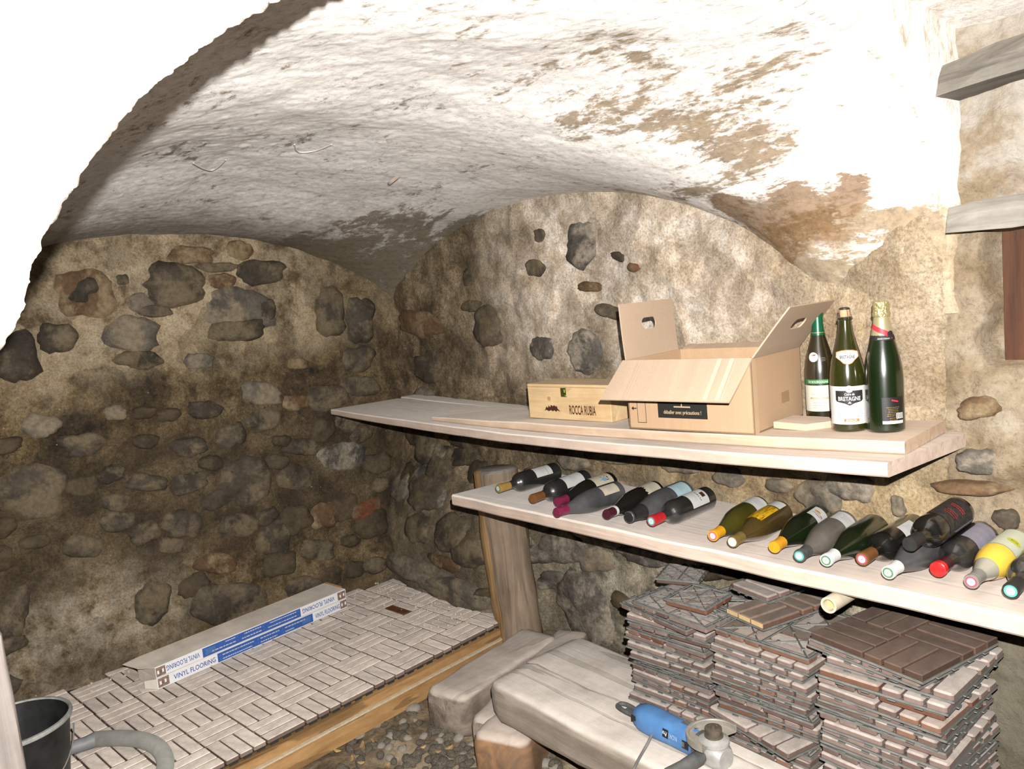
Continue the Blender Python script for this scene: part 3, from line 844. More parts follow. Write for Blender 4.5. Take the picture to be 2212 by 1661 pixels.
BACK = [(1254, 529, 32, 48, 0, .035, K), (1157, 579, 19, 20, 0, .02, D), (1333, 554, 17, 10, .3, .015, D), (1166, 507, 12, 15, 0, .012, D), (1012, 598, 12, 20, 0, .012, D),
        (1054, 705, 28, 46, 0, .030, D), (1179, 750, 28, 26, 0, .02, K), (1265, 758, 30, 48, 0, .022, K), (1320, 674, 36, 16, .3, .02, D), (926, 796, 27, 34, 0, .03, D),
        (905, 700, 48, 30, .2, .03, BR), (1370, 577, 14, 10, 0, .012, RD), (1270, 620, 26, 12, 0, .015, BR), (1020, 660, 22, 14, 0, .015, D),
        (1240, 990, 30, 26, .2, .035, G), (1330, 985, 48, 22, .1, .03, G), (1000, 985, 26, 20, 0, .03, D), (1466, 1003, 44, 18, .2, .025, G), (1579, 1026, 36, 22, .2, .02, G),
        (1778, 1070, 62, 32, .1, .035, G), (1943, 1092, 16, 22, 0, .02, G), (2127, 995, 52, 32, -.05, .04, K), (2095, 1052, 82, 15, .12, .035, BR), (2120, 880, 48, 26, -.1, .04, BR),
        (1263, 1322, 52, 82, 0, .045, K), (1290, 1393, 24, 18, 0, .03, G), (1218, 1178, 46, 36, .2, .03, K), (1195, 1255, 26, 20, 0, .02, K), (1320, 1165, 40, 22, .1, .02, K),
        (895, 1228, 66, 24, .35, .04, G), (985, 1282, 70, 30, .35, .045, G), (957, 1003, 24, 34, .1, .03, D), (925, 965, 20, 36, 0, .03, D), (1010, 950, 40, 18, 0, .03, D),
        (1000, 1090, 20, 16, 0, .02, D), (975, 1150, 34, 40, 0, .03, D), (900, 1140, 24, 30, 0, .03, D), (920, 1060, 34, 40, 0, .03, D), (1010, 1195, 30, 30, 0, .03, D), (870, 1050, 20, 28, 0, .03, G),
        (960, 1215, 30, 16, .3, .03, BR), (793, 1101, 34, 24, -.4, .03, RD), (1150, 960, 24, 12, 0, .02, G), (1400, 970, 40, 12, 0, .02, D),
        (1395, 1200, 60, 22, .1, .03, K), (2180, 1120, 30, 24, 0, .02, D), (1690, 1045, 36, 16, 0, .02, G)]
for i, (px, py, rx, ry, tl, h, m) in enumerate(BACK):
    if px < 830:
        place_left(200 + i, px, py, rx, ry, tl, h, m); continue
    y = 2.2
    for _ in range(3):
        c = aty(px, py, y); y = y_wall(c.x, c.z)
    if c.x > -.84: par, fn, yy = wall_right, (lambda x, z, l=0: Vector((x, 2.09 - l, z))), 2.1
    else: par, fn, yy = wall_back, back_pt, y
    c = aty(px, py, yy)
    ru = abs(aty(px + rx, py, yy).x - aty(px - rx, py, yy).x) / 2; rv = abs(aty(px, py + ry, yy).z - aty(px, py - ry, yy).z) / 2
    slope = (aty(px + 20, py, yy).z - c.z) / (aty(px + 20, py, yy).x - c.x)
    stone_obj(par, fn, c.x, c.z, ru, rv, math.atan(slope) - tl * .6, h, m, 300 + i)

taken = [(aty(q[0], q[1], 2.2).x, aty(q[0], q[1], 2.2).z, q[2] / FPX * 3.0 * .8) for q in BACK]
fill_stones(wall_back, back_pt, -3.5, -.9, .25, 1.15, 40, taken, 1200, lambda u, v: True, [M_rock_mud, G, K, M_rock_mud])
# weathered timbers of the right-hand bay
def timber(name, a, b, hz, dy, m, label, seed, cat='beam'):
    a = Vector(a); b = Vector(b); n = 18; bm = bmesh.new(); rings = []
    for i in range(n + 1):
        p = a.lerp(b, i / n); ring = []
        for k, (yy, zz) in enumerate([(-dy, -hz), (-dy * 1.0, hz * .2), (-dy * .8, hz), (dy, hz), (dy, -hz)]):
            q = Vector((p.x, p.y + yy, p.z + zz))
            q += Vector((0, .012 * fbm((q.x * 1.0 + seed, k * 2.0, 1), 6, 3), .012 * fbm((q.x + seed, k * 2.0, 7), 7, 3)))
            ring.append(bm.verts.new(q))
        rings.append(ring)
    for r0, r1 in zip(rings, rings[1:]):
        for k in range(5): bm.faces.new((r0[k], r0[(k + 1) % 5], r1[(k + 1) % 5], r1[k]))
    bm.faces.new(rings[0]); bm.faces.new(rings[-1][::-1])
    return tag(from_bm(name, bm, m), label, cat)
timber('timber_lintel', (-.88, 2.09, 2.005), (.45, 2.02, 2.11), .036, .10, M_dark_timber, 'grey weathered timber lintel embedded high up right of the arch', 1)
timber('timber_lintel', (-.776, 2.10, 1.698), (.45, 2.10, 1.70), .034, .09, M_grey_timber, 'grey cracked timber lintel over the niche at the right edge', 5)
box_obj('niche_panel', (-.24, 2.175, 1.49), (.94, .02, .34), M_panel)
tag(bpy.context.scene.objects['niche_panel'], 'dark brown wooden panel inside the niche under the lintel', 'panel')

# ------------------------------------------------------------------ tiled platform
PH = radians(96.5)                       # direction of the front edge in plan
PU = Vector((cos(PH), sin(PH), 0)); PV = Vector((-sin(PH), cos(PH), 0))
PO = Vector((-2.530, .735, .2))          # grid point 0,0 on the front edge, top of the slats
Q = .15
def slat_mesh(name, m, L=.1450, W=.0440, H=.015, bev=.0035):
    bm = bmesh.new(); r = bmesh.ops.create_cube(bm, size=1.0)
    for v in bm.verts: v.co = Vector((v.co.x * L, v.co.y * W, v.co.z * H))
    es = [e for e in bm.edges if all(v.co.z > 0 for v in e.verts) or abs(e.verts[0].co.z - e.verts[1].co.z) > H * .5]
    bmesh.ops.bevel(bm, geom=es, offset=bev, segments=1, affect='EDGES', profile=.5)
    me = bpy.data.meshes.new(name); bm.to_mesh(me); bm.free(); me.materials.append(m); return me
SL = {k: slat_mesh('slat', m, bev=(.0022 if k in ('plat', 'dark') else .0042)) for k, m in (('dust', M_slat), ('plat', M_slat_plat), ('dark', M_slat_dark), ('mid', M_slat_mid), ('red', M_slat_red))}
SL_red = slat_mesh('slat', M_rock_red)
def grid_mesh():
    """square plastic carrier: rim, diagonal lattice and round feet; occupies z -0.009 .. 0"""
    bm = bmesh.new(); h = .147
    for s in (-1, 1):
        add_box(bm, (0, s * h, -.003), (.296, .004, .006)); add_box(bm, (s * h, 0, -.003), (.004, .296, .006))
        add_box(bm, (0, s * .139, -.0055), (.27, .0025, .004)); add_box(bm, (s * .139, 0, -.0055), (.0025, .27, .004))
    add_box(bm, (0, 0, -.003), (.29, .004, .005)); add_box(bm, (0, 0, -.003), (.004, .29, .005))
    for qx in (-.0735, .0735):
        for qy in (-.0735, .0735):
            for a in (45, -45): add_box(bm, (qx, qy, -.0035), (.205, .003, .005), Euler((0, 0, radians(a))))
    for i in range(4):
        for j in range(4):
            r = bmesh.ops.create_cone(bm, cap_ends=True, segments=8, radius1=.005, radius2=.005, depth=.007)
            bmesh.ops.translate(bm, verts=r['verts'], vec=(-.11 + .0733 * i, -.11 + .0733 * j, -.0055))
    # clip lugs on the rim
    for s in (-1, 1):
        for k in (-.09, -.03, .03, .09):
            add_box(bm, (k, s * .151, -.0065), (.018, .006, .003)); add_box(bm, (s * .151, k, -.0065), (.006, .018, .003))
    me = bpy.data.meshes.new('plastic_grid'); bm.to_mesh(me); bm.free(); me.materials.append(M_grid); return me
GRID = grid_mesh()
def rim_mesh():
    bm = bmesh.new()
    add_box(bm, (0, 0, -.002), (.294, .294, .002))
    for s in (-1, 1):
        for k in range(6):
            add_box(bm, (-.1225 + .049 * k, s * .147, -.006), (.030, .004, .006)); add_box(bm, (s * .147, -.1225 + .049 * k, -.006), (.004, .030, .006))
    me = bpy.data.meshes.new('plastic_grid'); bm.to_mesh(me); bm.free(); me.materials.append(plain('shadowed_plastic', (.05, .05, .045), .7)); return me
RIM = rim_mesh()
def fill_tile(root, meshes, grid=GRID, parity=0, drop=None, rr=random, keep=lambda c: True):
    """12 slats in four blocks of three over a plastic grid; root origin: centre of the underside of the slats"""
    g = me_obj('plastic_grid', grid, root)
    for bi in range(2):
        for bj in range(2):
            turn = (bi + bj + parity) % 2
            for k in range(3):
                c = Vector(((bi - .5) * Q, (bj - .5) * Q, .0075))
                off = (k - 1) * .0492
                c += Vector((0, off, 0)) if not turn else Vector((off, 0, 0))
                if not keep(c): continue
                me = meshes[rr.randrange(len(meshes))] if isinstance(meshes, list) else meshes
                o = me_obj('slat', me, root)
                o.location = c + Vector((rr.uniform(-.0006, .0006), rr.uniform(-.0006, .0006), rr.uniform(-.0006, .0004)))
                o.rotation_euler = (0, 0, (pi / 2 if turn else 0) + rr.uniform(-.006, .006))
    return g
plat = empty('tiled_platform', (PO.x, PO.y, .05))
tag(plat, 'low platform covered with dusty basket-weave deck tiles against the stone wall', 'platform')
rr = random.Random(5)
for ti in range(-3, 5):
    for tj in range(0, 4):
        c = PO + PU * (.3 * ti + .15) + PV * (.3 * tj + .15)
        o = empty('deck_tile', (c - Vector((plat.location.x, plat.location.y, plat.location.z + .015)))[:], (0, 0, PH))
        o.parent = plat
        def keep(cc, c=c):
            w = c + PU * cc.x + PV * cc.y
            return w.x > -3.62 and w.y < y_wall(w.x, .2) + .02 and w.y > -.1 and not (w.x > -2.71 and w.y > 1.965)
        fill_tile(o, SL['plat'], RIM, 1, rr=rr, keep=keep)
for o in list(bpy.data.objects):                           # the one reddish block in the back row
    if o.name.startswith('slat') and o.parent and o.parent.parent == plat:
        w = plat.location + o.parent.location + Matrix.Rotation(PH, 3, 'Z') @ o.location
        d = (w - atz(866, 1315, .2)).length
        if d < .028: o.data = SL_red
bmg = bmesh.new(); rg = random.Random(77)                   # crumbs of mortar fallen on the tiles along the walls
for k in range(230):
    if k % 2: w = Vector((-3.58 + abs(rg.gauss(0, .10)), rg.uniform(.5, 1.97), .2005))
    else: w = Vector((rg.uniform(-3.5, -2.75), 1.97 - abs(rg.gauss(0, .12)), .2005))
    r0 = rg.uniform(.002, .007)
    q = bmesh.ops.create_icosphere(bmg, subdivisions=1, radius=r0)
    bmesh.ops.translate(bmg, verts=q['verts'], vec=w + Vector((0, 0, r0 * .6)) - plat.location)
o = from_bm('mortar_crumbs', bmg, plain('mortar_crumb', (.55, .48, .36), .9), plat); o['kind'] = 'stuff'
# boards of the platform edge
def lath(name, off, z0, z1, th, m, seed):
    bm = bmesh.new(); n = 40; rings = []
    for i in range(n + 1):
        u = -.95 + 2.22 * i / n
        p = PO + PU * u - PV * off
        wob = .003 * fbm((u, seed, 1), 5, 3)
        rings.append([bm.verts.new((q.x, q.y, z)) for q, z in ((p - PV * (th + wob), z0 + wob), (p - PV * (th + wob), z1 + wob * .5), (p + PV * .04, z1), (p + PV * .04, z0))])
    for a, b in zip(rings, rings[1:]):
        for k in range(4): bm.faces.new((a[k], a[(k + 1) % 4], b[(k + 1) % 4], b[k]))
    bm.faces.new(rings[0]); bm.faces.new(rings[-1])
    o = from_bm(name, bm, m, plat)
    o.matrix_parent_inverse = Matrix.Translation(-plat.location); return o
lath('edge_board', .004, .138, .172, .012, M_lath, 1)
lath('edge_board', .010, .132, .1385, .020, plain('edge_highlight', (.72, .60, .42), .7, var=.15), 9)  # pale strip painting the bright highlight along the lower board's top edge
lath('edge_board', .006, .060, .131, .022, M_lath, 4)
o = box_obj('frame', (0, 0, 0), (2.0, 1.0, .09), M_beamY, plat, 0)
o.location = (PO + PU * .15 + PV * .58 + Vector((0, 0, .12 - .2)) - Vector((plat.location.x, plat.location.y, -.0)))[:]
o.location.z = .12 - .05; o.rotation_euler = (0, 0, PH)

# ------------------------------------------------------------------ post, sleepers and beams
def log(name, a, b, prof, m, seed, bulge=0.0, mats=None, matfn=None, n=22, endr=.03, ends=True, amp=.008, frq=5):
    """beam swept from a to b (centre line); prof: cross-section [(side, up)], rounded at the ends"""
    a = Vector(a); b = Vector(b); d = (b - a); L = d.length; d.normalize()
    up0 = Vector((0, 0, 1)) if abs(d.z) < .8 else Vector((0, -1, 0))
    s = d.cross(up0).normalized(); u = s.cross(d)
    bm = bmesh.new(); rings = []
    ts = [0, endr * .3 / L, endr / L] + [endr / L + (1 - 2 * endr / L) * k / n for k in range(1, n)] + [1 - endr / L, 1 - endr * .3 / L, 1]
    for t in ts:
        k = min(t, 1 - t) * L
        sc = 1 - .22 * max(0, 1 - k / endr) ** 2
        c = a + d * (t * L) + s * (bulge * sin(t * pi * 2.2 + seed))
        ring = []
        for i, (x, y) in enumerate(prof):
            w = 1 + 0 * i
            q = c + s * x * sc + u * y * sc
            e = amp * noise.fractal(Vector((q.x * frq + seed, q.y * frq, q.z * frq + i * .15)), 1, 2, 3)
            r_ = Vector((x, y)).normalized()
            ring.append(bm.verts.new(q + s * r_.x * e + u * r_.y * e))
        rings.append(ring)
    np_ = len(prof)
    for r0, r1 in zip(rings, rings[1:]):
        for k in range(np_):
            f = bm.faces.new((r0[k], r0[(k + 1) % np_], r1[(k + 1) % np_], r1[k]))
            if matfn: f.material_index = matfn(k)
    f1 = bm.faces.new(rings[0]); f2 = bm.faces.new(rings[-1][::-1])
    if matfn: f1.material_index = f2.material_index = matfn(-1)
    return from_bm(name, bm, m, None, smooth=40, mats=mats)
def round_prof(w, h, r, seg=4, lop=0.0):
    out = []
    for cx, cy, a0 in ((w / 2 - r, h / 2 - r, 0), (-w / 2 + r, h / 2 - r, 90), (-w / 2 + r, -h / 2 + r, 180), (w / 2 - r, -h / 2 + r, 270)):
        for k in range(seg + 1):
            a = radians(a0 + 90 * k / seg); out.append((cx + r * cos(a) + lop * cy, cy + r * sin(a)))
    return out
pb = aty(1122, 1352, 2.07); pt = aty(1068, 1010, 2.06)
pm = pb.lerp(pt, .62) + Vector((-.02, 0, 0))
post_prof = []
for k in range(20):
    a = 2 * pi * k / 20
    r = .097 * (1 + .10 * cos(2 * a + .5) + .07 * noise.noise(Vector((cos(a) * 1.7, sin(a) * 1.7, 3))))
    post_prof.append((r * cos(a), r * sin(a)))
post = log('wooden_post', pb - Vector((0, 0, .1)), pt, post_prof, M_post, 2.0, .006, mats=[M_post, M_postbark], matfn=lambda k: 1 if k in (5, 6, 7) else 0, n=30, endr=.012, amp=.012, frq=4)
tag(post, 'rough-hewn weathered post at the left end of the lower shelf', 'post')

# low sleepers along Y
lowz = .20
def sleeper(pa, pb_, w, h, m, label, seed, top=lowz, side=-1, mats=None):
    a = atz(*pa, top); b = atz(*pb_, top)
    d = (b - a).normalized(); s = d.cross(Vector((0, 0, 1)))
    off = s * (w / 2) - Vector((0, 0, h / 2))
    o = log('sleeper', a + off, b + off, round_prof(w, h, min(w, h) * .22, 4), m, seed, .004)
    return tag(o, label, 'beam', 'sleepers under the beams')
sleeper((912, 1486), (1128, 1352), .205, .16, M_beamY, 'leftmost dusty sleeper beside the orange platform edge', 1.0)
sleeper((1012, 1548), (1205, 1352), .155, .15, M_beamY, 'reddish dusty sleeper in the middle, under the end of the thick beam', 4.0, top=.192)
sleeper((1012, 1585), (1120, 1470), .21, .18, M_beamO, 'short rotten sleeper with an orange broken end below the thick beam', 8.0, top=.196)

beam = log('thick_beam', (-2.075, 1.575, .265), (-.62, 1.555, .265), [(x, y + (.012 if y > 0 and x < 0 else 0)) for x, y in round_prof(.205, .135, .035, 4)], M_beam, 3.0, .004, endr=.06, amp=.010)
tag(beam, 'thick squared timber beam carrying the blue angle grinder', 'beam')
beam2 = log('flat_beam', (-2.15, 1.83, .245), (-.55, 1.835, .245), round_prof(.29, .11, .02, 3), M_beam, 6.0, .004, endr=.04, amp=.006)
tag(beam2, 'flat dusty beam against the back wall carrying the tile stacks', 'beam')
TOPZ = .304

# pale post at the left edge of the frame
jm = log('door_post', (-1.52, .062, 0), (-1.52, .066, 1.165), [(x, y) for x, y in round_prof(.13, .10, .012, 2)], M_jamb, 5, .003, endr=.015, amp=.006)
tag(jm, 'pale limewashed post with a broken top in the lower left corner', 'post')

# ------------------------------------------------------------------ shelves
def plank(name, pts, z0, z1, m, label, bev=.004, group=None, seed=0, cat='shelf'):
    """board from its outline in plan"""
    bm = bmesh.new()
    # subdivide long edges a little so the arrises can wander
    out = []
    for a, b in zip(pts, pts[1:] + pts[:1]):
        a = Vector((*a, 0)); b = Vector((*b, 0)); n = max(1, int((b - a).length / .05))
        for i in range(n):
            p = a.lerp(b, i / n); q = Vector((p.y - a.y, 0, 0))
            nr = (b - a).normalized().cross(Vector((0, 0, 1)))
            out.append(p + nr * .0035 * fbm((p.x + seed, p.y, 3), 6, 3))
    def rg(z, ins):
        c = sum(out, Vector()) / len(out)
        r = []
        for i, p in enumerate(out):
            d = (out[(i + 1) % len(out)] - out[i - 1]).normalized(); nr = Vector((-d.y, d.x, 0))
            q = p + nr * ins
            r.append(bm.verts.new((q.x, q.y, z + .0015 * fbm((q.x + seed, q.y, z * 3), 5, 2))))
        return r
    rs = [rg(z0, bev), rg(z0 + bev, 0), rg(z1 - bev, 0), rg(z1, bev)]
    for a, b in zip(rs, rs[1:]):
        for k in range(len(a)): bm.faces.new((a[k], a[(k + 1) % len(a)], b[(k + 1) % len(a)], b[k]))
    bm.faces.new(rs[0][::-1]); bm.faces.new(rs[-1])
    return tag(from_bm(name, bm, m, smooth=30), label, cat, group)
U0, U1 = 1.134, 1.168
def sag(x):                               # the upper planks sag a little in the middle under their load
    return -.028 * sin(pi * min(1, max(0, (x + 3.45) / 2.65)))
def board(fl_, fr_, br_, bl_, z0, z1, m, label, bev=.004, seed=0, sagging=True, taper=0.0):
    """long board from the four corners of its plan; front and back edges wander a little"""
    n = 60; bm = bmesh.new(); rings = []
    fl_, fr_, br_, bl_ = (Vector((*q, 0)) for q in (fl_, fr_, br_, bl_))
    for i in range(n + 1):
        u = i / n
        f = fl_.lerp(fr_, u); b = bl_.lerp(br_, u); c = (b - f).normalized()
        f = f + c * (.006 * fbm((f.x + seed, 1, 2), 3, 3) + .0015 * fbm((f.x + seed, 5, 2), 18, 2)); b = b + c * .006 * fbm((b.x + seed, 4, 2), 3, 3)
        g = sag(f.x) if sagging else 0.0
        t1 = z1 - taper * max(0, 1 - u / .3)
        w = .0012 * fbm((f.x + seed, 2, 8), 5, 2)
        sec = [(f + c * bev, z0), (f, z0 + bev), (f, t1 - bev + w), (f + c * bev, t1 + w), (b - c * bev, t1), (b, t1 - bev), (b, z0 + bev), (b - c * bev, z0)]
        rings.append([bm.verts.new((q.x, q.y, z + g)) for q, z in sec])
    for r0, r1 in zip(rings, rings[1:]):
        for k in range(8): bm.faces.new((r0[k], r0[(k + 1) % 8], r1[(k + 1) % 8], r1[k]))
    bm.faces.new(rings[0]); bm.faces.new(rings[-1][::-1])
    return tag(from_bm('shelf_board', bm, m, smooth=30), label, 'shelf')
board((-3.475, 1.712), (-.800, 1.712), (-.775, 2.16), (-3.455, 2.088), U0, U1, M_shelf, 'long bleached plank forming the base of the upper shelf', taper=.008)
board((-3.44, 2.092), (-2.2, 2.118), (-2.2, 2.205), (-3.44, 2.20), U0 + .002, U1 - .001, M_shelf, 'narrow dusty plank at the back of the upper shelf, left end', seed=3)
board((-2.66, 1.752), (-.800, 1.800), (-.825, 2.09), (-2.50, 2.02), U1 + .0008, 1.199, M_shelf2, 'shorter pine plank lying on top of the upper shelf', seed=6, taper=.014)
OZ = 1.1995 + sag(-1.12)
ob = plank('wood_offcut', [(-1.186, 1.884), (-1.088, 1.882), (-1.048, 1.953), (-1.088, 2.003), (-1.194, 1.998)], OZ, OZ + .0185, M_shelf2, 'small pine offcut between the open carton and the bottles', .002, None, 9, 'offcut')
LZ = .87
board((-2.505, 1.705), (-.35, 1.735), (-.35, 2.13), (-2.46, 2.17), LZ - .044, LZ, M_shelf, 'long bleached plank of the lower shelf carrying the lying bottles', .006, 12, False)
tube = empty('cardboard_tube', (-.952, 1.90, LZ - .0665), (radians(90), 0, 0))
tag(tube, 'cream cardboard tube end poking out under the lower shelf', 'tube')
lathe_obj('tube_wall', [(.0145, .16), (.0145, .195), (.020, .195), (.020, -.15), (.0145, -.15)], M_paper_tube, tube, 24)
lathe_obj('core', [(0, .175), (.0144, .175)], M_tube_core, tube, 20)

# ------------------------------------------------------------------ stacks of deck tiles
ORD = ['lowest', 'second', 'third', 'fourth', 'fifth', 'sixth', 'seventh', 'eighth', 'ninth', 'tenth', 'eleventh', 'twelfth', 'thirteenth', 'fourteenth', 'fifteenth',
       'sixteenth', 'seventeenth', 'eighteenth', 'nineteenth', 'twentieth', 'twenty-first']
TH = .0238
def deck_tile(loc, rz, flip, meshes, label, group, tilt=(0, 0), parity=0, rr=random, name='deck_tile', keep=lambda c: True):
    # origin at the underside of the slats; flipped tiles turn upside down about X
    x, y, z = loc
    o = empty(name, (x, y, z + (.009 if not flip else .0152)), ((pi if flip else 0) + tilt[0], tilt[1], rz))
    tag(o, label, 'deck tile', group)
    fill_tile(o, meshes, GRID, parity, rr=rr, keep=keep)
    return o
rr = random.Random(21)
def stack(cx, cy, n, z0, where, group, ang=0, flips=(), dx=.012, da=3.0, special=None):
    for k in range(n):
        fl_ = k in flips
        kinds = [SL['dust']] if rr.random() < .45 else [SL['dust'], SL['red'], SL['dust']]
        a = radians(ang + rr.uniform(-da, da)) + (pi / 2 if rr.random() < .12 else 0)
        x = cx + rr.uniform(-dx, dx); y = cy + rr.uniform(-dx, dx)
        extra = {}
        if special and k in special: 
            sp = special[k]; x += sp.get('dx', 0); y += sp.get('dy', 0); a = radians(sp.get('ang', 0)) ; kinds = sp.get('m', kinds); extra = {'tilt': sp.get('tilt', (0, 0))}
        deck_tile((x, y, z0 + TH * k), a, fl_, kinds, '%s deck tile from the bottom of %s' % (ORD[k], where), group, parity=0, rr=rr, **extra)
stack(-1.520, 1.905, 12, TOPZ, 'the left-hand tile stack', 'deck tiles of the left-hand stack', 2, (4, 9, 10), special={0: dict(dx=-.005, dy=-.01, ang=3), 8: dict(dx=-.02, dy=0, ang=2), 11: dict(dx=-.005, dy=0, ang=3)})
stack(-1.190, 1.895, 14, TOPZ - .012, 'the middle tile stack', 'deck tiles of the middle stack', 0, (2, 6, 13), special={13: dict(dx=.0, dy=.0, ang=-2, m=[SL['mid'], SL['dust'], SL['red']]), 3: dict(dx=.01, dy=-.03, ang=-12), 0: dict(dx=.0, dy=-.01, ang=-2), 4: dict(dx=.0, dy=0, ang=4)})
stack(-.845, 1.855, 18, TOPZ - .02, 'the right-hand tile stack', 'deck tiles of the right-hand stack', -1, (5, 9, 13), special={0: dict(dx=.03, dy=-.02, ang=-14), 16: dict(dx=-.005, dy=.0, ang=-9), 17: dict(dx=-.004, dy=-.004, ang=-10, m=SL['dark']), 15: dict(dx=.02, dy=.01, ang=0)})
zt = TOPZ + TH * 12
half = lambda c: c.y < 0
quart = lambda c: c.x < 0 and c.y < 0
def piece(loc, rz, flip, meshes, label, keep, kind, grid_scale=(1, 1), tilt=(0, 0)):
    x, y, z = loc
    o = empty('deck_tile_piece', (x, y, z + (.009 if not flip else .0152)), ((pi if flip else 0) + tilt[0], tilt[1], rz))
    tag(o, label, 'deck tile', 'loose pieces on top of the stacks')
    fill_tile(o, meshes, GRID, 0, rr=rr, keep=keep)
    g = [c for c in o.children if c.name.startswith('plastic_grid')][0]
    g.scale = (grid_scale[0], grid_scale[1], 1)
    g.location = ((-.0725 if grid_scale[0] < 1 else 0), (-.0725 if grid_scale[1] < 1 else 0), 0)
    return o
# loose tiles on the left and middle stacks
deck_tile((-1.53, 1.888, zt), radians(-8), True, SL['dust'], 'tilted upside-down deck tile on the left stack, its lattice showing', 'loose tiles on the left stack', rr=rr)
piece((-1.475, 1.885, zt + TH), radians(176), True, SL['dust'], 'half deck tile lying upside down on the right of the left stack', half, 0, (1, .5))
piece((-1.535, 1.925, zt + 2 * TH), radians(183), True, SL['red'], 'quarter deck tile upside down with a rusty edge on the left stack', quart, 0, (.5, .5))
piece((-1.565, 2.00, zt + TH), radians(22), True, SL['dust'], 'quarter deck tile upside down at the very top of the left stack', quart, 0, (.5, .5))
zm = TOPZ - .012 + TH * 14
cut = deck_tile((-1.315, 1.985, zm + .004), radians(-13), False, SL['mid'], 'cut brown deck tile with pale sawn ends lying on the middle stack', 'loose tiles on the middle stack', rr=rr, keep=lambda c: not (c.x < 0 and c.y < 0))
for k in range(3):
    e_ = box_obj('sawn_end', (.0735 + (k - 1) * .0492, -.1474, .0070), (.043, .0016, .0125), plain('fresh_sawn_wood', (.72, .50, .25), .7, var=.1), cut); e_['label'] = 'pale freshly sawn slat end'
piece((-1.235, 2.075, zm + TH + .004), radians(-12), False, SL['dust'], 'strip of three small dusty slats on the middle stack under the shelf', quart, 0, (.5, .5))

# ------------------------------------------------------------------ bottles
def glass(name, c, rough=.06, trans=0.0, dust=0.0, dcol=(.16, .16, .15), spec=.5):
    t = NT(name)
    if dust:
        n = t.noise(30, 6, .65); n2 = t.noise(9, 4, .6)
        f = t.math('MULTIPLY', t.ramp(t.math('ADD', t.math('MULTIPLY', n, .4), t.math('MULTIPLY', n2, .6)), [(.35, .4), (.62, 1.0)]), dust)
        t.color(t.mix(f, c, dcol))
        t.set(rough=t.math('ADD', rough, t.math('MULTIPLY', f, .45)))
    else:
        t.color(c); t.set(rough=rough)
    t.b.inputs['Coat Roughness'].default_value = .13
    return t.set(trans=trans, ior=1.5, spec=spec, coat=(1.0 if dust < .5 else .25))
G_black = glass('near_black_glass', (.006, .006, .005), .25)
G_blackdust = glass('dusty_black_glass', (.006, .006, .006), .25, 0, .10, (.16, .15, .14))
G_grey = glass('dusty_grey_glass', (.012, .012, .012), .2, 0, .75, (.085, .085, .085))
G_green = glass('dark_green_glass', (.005, .010, .003), .25)
G_greenlit = glass('green_glass', (.05, .16, .012), .04, .55)
G_olive = glass('olive_glass', (.018, .020, .003), .25, 0, .12, (.30, .22, .03))
G_amber = glass('amber_brown_glass', (.035, .022, .006), .25, 0, .10, (.25, .16, .04))
G_rose = glass('dusty_amber_glass', (.05, .035, .02), .18, 0, .65, (.15, .14, .125))
G_clear = glass('clear_glass_white_wine', (.46, .43, .34), .12, .35)
PAPER = plain('white_label_paper', (.66, .65, .62), .7, var=.05, scale=40)
PAPER_CREAM = plain('cream_label_paper', (.60, .53, .40), .7, var=.08, scale=40)
PAPER_GREY = plain('grey_label_paper', (.30, .28, .33), .7, var=.15, scale=30)
PAPER_BLUE = plain('pale_blue_label', (.42, .58, .62), .7, var=.06, scale=40)
PAPER_LIME = plain('pale_lime_label', (.66, .68, .50), .7, var=.04)
PAPER_GOLD = None
def streak(name, a, b):
    t = NT(name); n = t.noise(1, 8, .7, 1, t.coord((220, 220, 14)))
    t.color(t.ramp(n, [(.38, a), (.55, b)])); return t.set(rough=.25, spec=.5)
PAPER_GOLD = streak('amber_back_label', (0.112, 0.063, 0.0028), (0.56, 0.315, 0.014))
def cap(name, c, metal=.0, rough=.4, var=.1): return plain(name, c, rough, metal, .5, 0, var, .0, 60)
C_gold = cap('gold_capsule', (.50, .30, .07), .3); C_copper = cap('copper_capsule', (.26, .11, .035), .3)
C_maroon = cap('maroon_capsule', (.21, .018, .06), .1); C_wine = cap('dark_wine_capsule', (.07, .012, .022), .1)
C_black = cap('black_foil', (.020, .020, .019), .1, .5, .3); C_red = cap('red_capsule', (.55, .02, .025), .1)
C_yellow = cap('yellow_capsule', (.78, .38, .015), .1); C_orange = cap('orange_yellow_capsule', (.80, .36, .02), .1)
C_bronze = cap('bronze_capsule', (.26, .17, .05), .3); C_grey = cap('dusty_dark_capsule', (.07, .072, .07), .1, .6, .4)
C_white = cap('white_capsule', (.72, .72, .70), 0, .45, .04); C_green = cap('green_capsule', (.01, .13, .06), .3, .3)
C_redwax = cap('bright_red_cap', (.75, .02, .02), 0, .3, .05); C_lgrey = cap('grey_capsule', (.30, .285, .25), .2)
C_foil = None
def foil():
    t = NT('crinkled_gold_foil'); v = t.n.new('ShaderNodeTexVoronoi'); v.inputs['Scale'].default_value = 160
    t.link(t.coord(), v.inputs['Vector']); t.color((0.592, 0.512, 0.256)); t.bump(t.math('ADD', v.outputs['Distance'], t.noise(60, 4)), .7, .004)
    return t.set(rough=.28, metal=.75)
C_foil = foil()
C_foil_s = plain('satin_gold_foil', (.72, .62, .36), .3, .6)
E_green = plain('green_cap_seal', (.10, .25, .10), .5); E_teal = plain('teal_cap_seal', (.10, .42, .36), .5); E_rose = plain('rose_cap_seal', (.42, .09, .14), .5)
E_white = plain('white_cap_seal', (.70, .72, .70), .5); E_wr = plain('white_red_cap_seal', (.66, .12, .16), .5)
CORK = plain('cork', (.62, .36, .20), .8, var=.25, scale=200)

